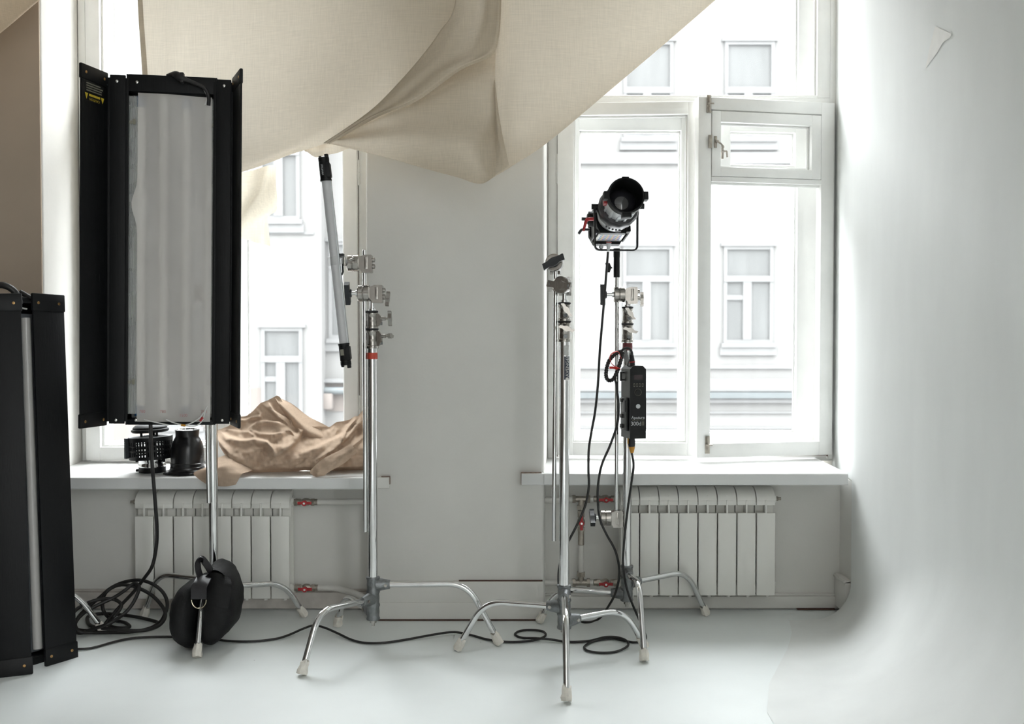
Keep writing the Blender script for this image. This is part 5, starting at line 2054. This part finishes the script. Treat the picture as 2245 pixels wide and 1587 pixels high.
# strap that hangs the box on the stand
m = MB()
sp = p0 + u * Wx * .22 + w * Hx - nn * .05
m.ribbon([sp + w * -.01, sp + w * .012 + u * -.003, V((BD.x - .012, BD.y - .022, sp.z + .045)), V((BD.x - .014, BD.y - .005, sp.z + .060))], nn, .030, .003)
m.build('hanging_strap', M['webbing'], ctl)
# connector and its sleeve on top, red band
cA = p0 + u * Wx * .32 + w * Hx - nn * .030
m = MB()
m.lathe([(0, 0), (.0100, 0), (.0100, .010), (.0108, .012), (.0098, .024), (.0080, .040), (.0055, .050), (0, .050)], cA, (-.10, 0, 1), 18)
m.build('plug', M['rubber'], ctl)
m = MB()
m.lathe([(.0100, .012), (.0116, .0125), (.0116, .0155), (.0100, .016)], cA, (-.10, 0, 1), 18)
m.build('plug_ring', M['red'], ctl)
# mains plug below: black with yellow tip
cM = p0 + u * Wx * .32 - nn * .040
m = MB()
m.lathe([(0, 0), (.0120, 0), (.0140, .012), (.0140, .022), (.0105, .042), (.0075, .052), (0, .053)], cM, (.04, 0, -1), 18)
m.build('plug', M['rubber'], ctl)
m = MB()
m.lathe([(.0125, .034), (.0122, .038), (.0096, .047), (.0062, .058), (0, .059)], cM, (.04, 0, -1), 10)
m.box(cM + V((-.013, -.002, -.010)), (.005, .010, .026), None, .001)
m.build('plug_latch', M['orange'], ctl)

# ================================================================ CABLES OF THE SPOTLIGHT
RC = .0046
def ground(px, py, z=.006):
    return FL(px, py, z)
# lamp lead: from the lamp down, along the floor and up again to the box
pts = [P(1333, 552, 3.79), P(1330, 590, 3.80), P(1326, 640, 3.80), P(1320, 710, 3.80), P(1315, 770, 3.79), P(1311, 840, 3.78), P(1305, 900, 3.77), P(1297, 945, 3.76), P(1291, 985, 3.75), P(1290, 1030, 3.74),
       P(1291, 1065, 3.74), P(1284, 1105, 3.73), P(1270, 1140, 3.71), P(1254, 1172, 3.69), P(1242, 1195, 3.67), P(1231, 1222, 3.65), P(1225, 1255, 3.64), P(1226, 1290, 3.66), P(1236, 1325, 3.72), ground(1256, 1356), ground(1285, 1364), ground(1312, 1357),
       P(1330, 1335, 3.88), P(1347, 1305, 3.83), P(1357, 1268, 3.80), P(1357, 1240, 3.79), P(1348, 1205, 3.79), P(1330, 1172, 3.79), P(1316, 1140, 3.79), P(1311, 1105, 3.785), P(1311, 1065, 3.78), P(1319, 1020, 3.775), P(1338, 975, 3.77), P(1353, 930, 3.765), P(1356, 890, 3.765), P(1352, 850, 3.765),
       P(1351, 840, 3.755), P(1347, 829, 3.747)]
lead = thing('lamp_cable', pts[19], 'thin black lamp lead looping from spotlight to floor and up to the control box', 'cable')
m = MB()
m.tube(catmull(pts, 7), RC, 10)
m.build('lead', M['cable'], lead)
# the spiral-wrapped surplus with its red tie
loop = [P(1366, 772, 3.755), P(1361, 790, 3.745), P(1354, 812, 3.745), P(1345, 830, 3.745), P(1335, 834, 3.745), P(1329, 825, 3.745), P(1330, 808, 3.745), P(1336, 790, 3.75), P(1349, 776, 3.755), P(1362, 770, 3.757)]
lp = catmull(loop, 10)
rs = [.0072 + .0012 * math.sin(i * 2.1) for i in range(len(lp))]
m = MB()
m.tube(lp, rs, 12)
m.build('spiral_sleeve', M['cable'], lead)
m = MB()
m.tube(catmull([P(1360, 778, 3.75), P(1364, 768, 3.745), P(1373, 763, 3.742), P(1382, 766, 3.74), P(1386, 776, 3.742), cA + V((-.005, 0, .046))], 7), RC, 10)
m.build('plug_lead', M['cable'], lead)
m = MB()
m.ribbon(catmull([P(1362, 785, 3.735), P(1355, 771, 3.725), P(1343, 774, 3.722), P(1337, 783, 3.722), P(1341, 797, 3.722), P(1350, 804, 3.722), P(1359, 808, 3.728)], 6), (0, 1, .25), .011, .0015)
m.build('tie', M['redtie'], lead)
m = MB()
m.ribbon(catmull([P(1336, 806, 3.727), P(1344, 806, 3.725), P(1354, 808, 3.724)], 5), (0, .3, 1), .009, .0015)
m.build('tie', M['redtie'], lead)
# mains lead: box -> floor -> long run to the left with two loops
g = ground
pts = [cM + V((.001, 0, -.056)), P(1389, 1020, 3.77), P(1384, 1060, 3.765), P(1377, 1110, 3.765), P(1371, 1160, 3.765), P(1367, 1205, 3.77), P(1366, 1235, 3.775), P(1370, 1272, 3.78), P(1379, 1305, 3.80), P(1391, 1335, 3.82), P(1401, 1358, 3.80),
       g(1412, 1384), g(1416, 1398), g(1408, 1406), g(1390, 1408), g(1371, 1405), g(1345, 1400), g(1318, 1402), g(1295, 1408), g(1281, 1418), g(1290, 1427), g(1320, 1431), g(1352, 1428), g(1376, 1416, .010), g(1373, 1404, .014), g(1352, 1397, .014), g(1325, 1397, .012),
       g(1290, 1405), g(1245, 1407), g(1210, 1402, .010), g(1175, 1399, .014), g(1145, 1398), g(1129, 1391), g(1140, 1383), g(1165, 1381), g(1190, 1384), g(1196, 1393), g(1180, 1401), g(1150, 1406), g(1110, 1407), g(1070, 1402), g(1040, 1394),
       g(1010, 1387, .010), g(985, 1386, .012), g(945, 1392, .010), g(890, 1402), g(840, 1409), g(800, 1409), g(770, 1402), g(740, 1388, .012), g(712, 1376, .018), g(688, 1371, .020), g(665, 1378, .016), g(630, 1393, .010), g(600, 1401), g(550, 1406), g(500, 1405), g(455, 1399), g(400, 1396), g(340, 1396), g(290, 1399), g(250, 1407), g(215, 1417), g(190, 1422), g(160, 1423), g(120, 1424)]
cb2 = MB().tube(catmull(pts, 6), .0044, 10).build('power_cable', M['cable'])
tag(cb2, 'long black power cable with two loops lying across the white floor from the control box', 'cable')

# ================================================================ THICK CABLE COIL ON THE LEFT
def k7(x, y, Y):
    return P(160 + x / 7.933, 1240 + y / 7.933, Y)
def f7(x, y, z=.011):
    return FL(160 + x / 7.933, 1240 + y / 7.933, z)
pts = [P(330, 925, 3.72), P(331, 965, 3.73), P(333, 1010, 3.745), P(337, 1060, 3.76), P(341, 1110, 3.78), P(344, 1155, 3.80), P(343, 1195, 3.82), k7(1380, 0, 3.84), k7(1230, 230, 3.88), k7(1050, 460, 3.90), k7(860, 660, 3.90), k7(700, 840, 3.88), k7(600, 960, 3.86),
       f7(480, 1085), f7(280, 1130), f7(80, 1110), f7(20, 1040, .03), k7(120, 860, 3.86), k7(300, 690, 3.90), k7(480, 540, 3.92), k7(640, 400, 3.93), k7(830, 305, 3.94), k7(1050, 255, 3.93), k7(1240, 265, 3.92), k7(1440, 350, 3.91), k7(1590, 500, 3.90), k7(1640, 680, 3.88), k7(1590, 860, 3.85),
       f7(1490, 1000), f7(1300, 1100), f7(1000, 1150), f7(700, 1160), f7(350, 1160), f7(120, 1150, .02), k7(40, 1010, 3.78), k7(170, 840, 3.82), k7(400, 700, 3.85), k7(700, 560, 3.88), k7(900, 430, 3.89), k7(1060, 310, 3.90), k7(1150, 360, 3.88), k7(1110, 520, 3.86), k7(1010, 700, 3.84), k7(870, 850, 3.82), f7(640, 1000, .05), f7(380, 1090, .03),
       f7(100, 1170), k7(-60, 1000, 3.72), k7(40, 780, 3.80), k7(300, 630, 3.86), k7(560, 575, 3.88), k7(740, 595, 3.88), k7(840, 680, 3.86), k7(790, 800, 3.84), f7(690, 900, .06), f7(610, 980), f7(680, 1060), f7(860, 1085), f7(985, 1060), f7(900, 990), f7(740, 955), f7(620, 900, .03), k7(530, 780, 3.90), k7(515, 640, 3.92), k7(570, 470, 3.92), k7(740, 355, 3.93), k7(930, 335, 3.92), k7(1150, 395, 3.91), k7(1350, 500, 3.90), k7(1500, 640, 3.88), k7(1600, 800, 3.85), k7(1580, 950, 3.82),
       f7(1440, 1070, .03), f7(1150, 1130, .03), f7(750, 1110, .03), f7(350, 1060, .02), f7(250, 950), f7(290, 870), f7(500, 835), f7(800, 850), f7(1150, 900), f7(1450, 975), f7(1480, 1010)]
coil = MB().tube(catmull(pts, 7), .0068, 10).build('coiled_cable', M['cable'])
tag(coil, 'thick black cable coiled in loose loops on the floor below the left radiator', 'cable')

# ================================================================ SANDBAG
YG = 3.70
bag = thing('sandbag', FL(445, 1400), 'black saddle sandbag with strap handle slung over a leg of the left stand', 'sandbag')
bag.location.z = .02
def lobe(stations, seed):
    """stations: (py, centre px, half width px, depth centre, half depth)"""
    rings = []
    st = catmull([V((a, b, c)) for a, b, c, d_, e_ in stations], 6)
    dd = catmull([V((d_, e_, 0)) for a, b, c, d_, e_ in stations], 6)
    for s_, q in zip(st, dd):
        c = P(s_.y, s_.x, q.x)
        hw = s_.z / F * q.x
        ring = []
        for j in range(28):
            a = 2 * PI * j / 28
            ca, sa = math.cos(a), math.sin(a)
            ca_ = math.copysign(abs(ca) ** .8, ca)
            sa_ = math.copysign(abs(sa) ** .8, sa)
            p_ = V((c.x + ca_ * hw, c.y + sa_ * q.y, c.z))
            k = noise.noise(p_ * 16 + V((seed, 0, 0))) * .007 + noise.noise(p_ * 45 + V((seed, 3, 0))) * .003
            p_ += V((ca, sa, 0)) * k * min(1, hw / .02)
            p_.z = max(p_.z, .018)
            ring.append(p_)
        rings.append(ring)
    m = MB()
    m.rings(rings)
    return m
lb1 = lobe([(1262, 445, 6, 3.70, .05), (1280, 426, 20, 3.69, .09), (1305, 416, 27, 3.68, .115), (1335, 414, 31, 3.67, .125), (1360, 414, 31, 3.665, .125), (1385, 420, 28, 3.66, .115), (1402, 428, 18, 3.66, .09), (1413, 432, 8, 3.655, .05)], 2).build('pouch', M['bag'], bag, smooth=70)
lb2 = lobe([(1232, 477, 7, 3.72, .06), (1245, 484, 19, 3.71, .09), (1268, 489, 29, 3.70, .115), (1300, 490, 36, 3.69, .125), (1335, 488, 38, 3.68, .125), (1365, 480, 36, 3.67, .120), (1390, 473, 24, 3.66, .10), (1406, 470, 8, 3.66, .05)], 9).build('pouch', M['bag'], bag, smooth=70)
# saddle web between the two
m = MB()
rows = []
for t in range(9):
    y = 3.585 + t * .028
    rows.append([P(424, 1300, y) + V((0, 0, -.004)), P(436, 1276, y), P(452, 1262, y), P(466, 1250, y), P(480, 1252, y), P(494, 1262, y)])
m.grid([catmull(r, 4) for r in rows])
m.build('saddle_web', M['bag'], bag, smooth=70, solid=False)
# patch of webbing on the right pouch
m = MB()
rows = [[P(456, 1258, 3.600), P(475, 1255, 3.585), P(505, 1268, 3.600)], [P(455, 1290, 3.565), P(475, 1290, 3.555), P(508, 1288, 3.570)], [P(454, 1322, 3.552), P(478, 1330, 3.545), P(500, 1334, 3.556)]]
m.patch(rows, 5, 5)
m.build('side_flap', M['bag'], bag, smooth=70, solid=False)
# front strap with the D ring
m = MB()
m.ribbon(catmull([P(450, 1262, 3.60), P(443, 1275, 3.555), P(437, 1288, 3.535), P(436, 1303, 3.53), P(436, 1313, 3.53)], 5), (1, 0, 0), .055, .006)
stp = m.build('front_strap', M['webbing'], bag)
m = MB()
m.tube([P(436, 1317, 3.526) + V((math.cos(a) * .026, 0, math.sin(a) * .031 + .004)) for a in [PI + PI * i / 16 for i in range(17)]], .0022, 8)
m.build('d_ring', M['brasspale'], stp)
# standing loop handle
m = MB()
m.ribbon(catmull([P(444, 1275, 3.60), P(436, 1255, 3.585), P(434, 1235, 3.585), P(442, 1226, 3.60), P(452, 1236, 3.615), P(462, 1252, 3.63), P(472, 1262, 3.64)], 6), (.35, 1, 0), .030, .004)
m.build('handle', M['webbing'], bag)

# ================================================================ TWO LAMP PARTS ON THE LEFT SILL
Yl = 4.11
zl = ZS1 + (Yl - 3.97) * .027
cx_ = PX(334, Yl, 1030)
k = Yl / F
lamp = thing('slotted_lamp', (cx_, Yl, zl), 'black slotted lamp head standing upside down with silver neck on the left sill', 'lamp')
O = V((cx_, Yl, zl))
tilt = V((-.045, 0, 1)).normalized()
m = MB()
m.lathe([(0, 0), (28 * k, 0), (28.5 * k, .003), (28.5 * k, 12 * k), (0, 12 * k)], O, (0, 0, 1), 32)
m.box(O + V((-30 * k, -.012, .008)), (.012, .014, .010), None, .002)
m.build('mount_ring', M['black'], lamp)
m = MB()
m.lathe([(0, 12 * k), (28.5 * k, 12 * k), (29 * k, 15 * k), (28 * k, 18 * k), (28 * k, 22 * k), (29.5 * k, 26 * k), (29.5 * k, 34 * k), (0, 34 * k)], O, (0, 0, 1), 36)
m.build('neck', M['chrome'], lamp)
m = MB()
Rr_ = 46.5 * k
z0_, z1_ = 30 * k, 78 * k
ns = 44
oo = O + V((0 * k, 0, 0))
u_, w_, a_ = frame_of(tilt)
def ringp(r, h, j, nn_=ns * 2):
    t = 2 * PI * j / nn_
    return oo + a_ * h + (u_ * math.cos(t) + w_ * math.sin(t)) * r
# perforated drum: horizontal bands joined by thin bars
bands = [(30, 37), (47, 51), (58.5, 61), (69, 78)]
for (b0_, b1_) in bands:
    rings = [[ringp(r, h * k, j) for j in range(ns * 2)] for r, h in ((Rr_ - .003, b0_), (Rr_, b0_), (Rr_, b1_), (Rr_ - .003, b1_))]
    m.rings(rings, closed=True)
for j in range(ns):
    t = 2 * PI * j / ns
    dv = u_ * math.cos(t) + w_ * math.sin(t)
    m.box(oo + a_ * 54 * k + dv * (Rr_ - .0015), (.003, Rr_ * .085, 40 * k), Matrix((dv, a_.cross(dv), a_)).transposed(), 0)
drum = m.build('slotted_drum', M['black'], lamp, smooth=30)
m = MB()
m.lathe([(0, 76.5 * k), (Rr_ - .0035, 76.5 * k), (Rr_ - .0035, 78.5 * k), (20 * k, 79.5 * k), (20 * k, 77 * k)], oo, tilt, 40)
m.build('top_plate', M['silver2'], lamp)
m = MB()
m.lathe([(0, 31 * k), (Rr_ - .004, 31 * k), (Rr_ - .004, 33 * k), (0, 33 * k)], oo, tilt, 40)
m.build('bottom_plate', M['black'], lamp)
m = MB()
m.lathe([(0, 33 * k), (11 * k, 33 * k), (11 * k, 76 * k), (0, 76 * k)], oo, tilt, 30)
m.build('core', M['black'], lamp)
m = MB()
m.box(oo - V((Rr_ * .90, .04, 0)) + a_ * 54 * k, (.012, .034, 44 * k), Matrix.Rotation(math.radians(-28), 3, 'Z'), .002)
m.build('terminal_strip', M['grey3'], lamp)
for sx_, sy_ in ((-.030, -.02), (.034, -.02), (.0, .04)):
    m = MB()
    m.cyl(oo + V((sx_, sy_, 0)) + a_ * 78 * k, oo + V((sx_, sy_, 0)) + a_ * 90 * k, .005, None, 10)
    m.build('spacer', M['black'], lamp)
m = MB()
m.lathe([(0, 88 * k), (37 * k, 88 * k), (39.5 * k, 90.5 * k), (39.5 * k, 94 * k), (36 * k, 96 * k), (36 * k, 99 * k), (30 * k, 104 * k), (0, 105 * k)], oo, tilt, 36)
m.build('cap_disc', M['black'], lamp)
for sx_ in (-29, 31):
    m = MB()
    m.cyl(oo + V((sx_ * k, -.02, 0)) + a_ * 23 * k, oo + V((sx_ * k, -.02, 0)) + a_ * 31 * k, .005, None, 10)
    m.build('foot', M['black'], lamp)
# bell reflector beside it
Yq = 4.085
zq = ZS1 + (Yq - 3.97) * .027
k = Yq / F
rfl = thing('reflector', (PX(411, Yq, 1035), Yq, zq), 'black bell-shaped lamp reflector standing on the left sill beside the slotted lamp head', 'reflector')
O = V((PX(411, Yq, 1035), Yq, zq))
m = MB()
m.lathe([(0, 0.5 * k), (47 * k, 0.5 * k), (48.5 * k, 2 * k), (47 * k, 5 * k), (38 * k, 8 * k), (36.5 * k, 10 * k), (36.5 * k, 14 * k), (35.5 * k, 15 * k), (36 * k, 22 * k), (35 * k, 23 * k), (35.5 * k, 40 * k), (34.5 * k, 55 * k), (32 * k, 66 * k), (28 * k, 74 * k), (25 * k, 79 * k),
         (24.5 * k, 82 * k), (26 * k, 95 * k), (24.5 * k, 96 * k)], O, (0, 0, 1), 40)
bl = m.build('bell', M['glossblack'], rfl)
m = MB()
m.lathe([(25.5 * k, 95.5 * k), (23 * k, 96.5 * k), (21 * k, 93 * k), (24 * k, 70 * k), (0, 60 * k)], O, (0, 0, 1), 36)
m.build('inner_rim', M['chrome'], rfl)
m = MB()
m.box(O + V((-.055, -.060, .006)), (.045, .028, .004), Matrix.Rotation(math.radians(20), 3, 'Z'), .001)
m.build('flange_tab', M['black'], rfl)
# ================================================================ LIGHT, SKY, CAMERA
wo = bpy.data.worlds.new('sky')
SC.world = wo
wo.use_nodes = True
bg = wo.node_tree.nodes['Background']
bg.inputs['Color'].default_value = (.955, .985, 1.0, 1)
# overcast sky: three times as bright overhead as at the horizon
nt = wo.node_tree
tc = nt.nodes.new('ShaderNodeTexCoord')
sx = nt.nodes.new('ShaderNodeSeparateXYZ')
nt.links.new(tc.outputs['Generated'], sx.inputs[0])
mr = nt.nodes.new('ShaderNodeMapRange')
mr.inputs['To Min'].default_value = SKY / 4.2
mr.inputs['To Max'].default_value = SKY
nt.links.new(sx.outputs['Z'], mr.inputs['Value'])
nt.links.new(mr.outputs['Result'], bg.inputs['Strength'])
def portal(x0, x1, z0, z1, y):
    li = bpy.data.lights.new('window_portal', 'AREA')
    li.shape = 'RECTANGLE'
    li.size, li.size_y = x1 - x0, z1 - z0
    li.cycles.is_portal = True
    ob = bpy.data.objects.new('window_portal', li)
    ob.location = ((x0 + x1) / 2, y, (z0 + z1) / 2)
    ob.rotation_euler = (math.radians(-90), 0, 0)
    COL.objects.link(ob)
portal(PX(205, 4.68), PX(785, 4.68), .62, 3.34, 4.69)
portal(SY0 + .03, SY1 - .03, SZ0 + .03, SZ1 - .03, 0)  # portal for the added fill opening
COL.objects[-1].location = (1.80, (SY0 + SY1) / 2, (SZ0 + SZ1) / 2)
COL.objects[-1].rotation_euler = (math.radians(90), 0, math.radians(90))
portal(PX(1235, 4.68), PX(1800, 4.68), .62, 3.34, 4.69)

cam = bpy.data.cameras.new('camera')
cam.lens = LENS
cam.sensor_width = 36
cam.sensor_fit = 'HORIZONTAL'
cam.dof.use_dof = True
cam.dof.focus_distance = 3.75
cam.dof.aperture_fstop = 3.5
co = bpy.data.objects.new('camera', cam)
co.location = (0, 0, HC)
co.rotation_euler = (math.radians(90) - TH, 0, 0)
COL.objects.link(co)
SC.camera = co
SC.view_settings.view_transform = 'Standard'
SC.view_settings.look = 'None'
SC.view_settings.gamma = 1
SC.view_settings.exposure = EXPO
SC.cycles.use_denoising = True
SC.cycles.max_bounces = 10
SC.cycles.diffuse_bounces = 6
SC.cycles.glossy_bounces = 4
SC.cycles.transmission_bounces = 6
SC.cycles.transparent_max_bounces = 12
SC.cycles.sample_clamp_indirect = 8
SC.cycles.caustics_reflective = False
SC.cycles.caustics_refractive = False
bpy.context.view_layer.update()
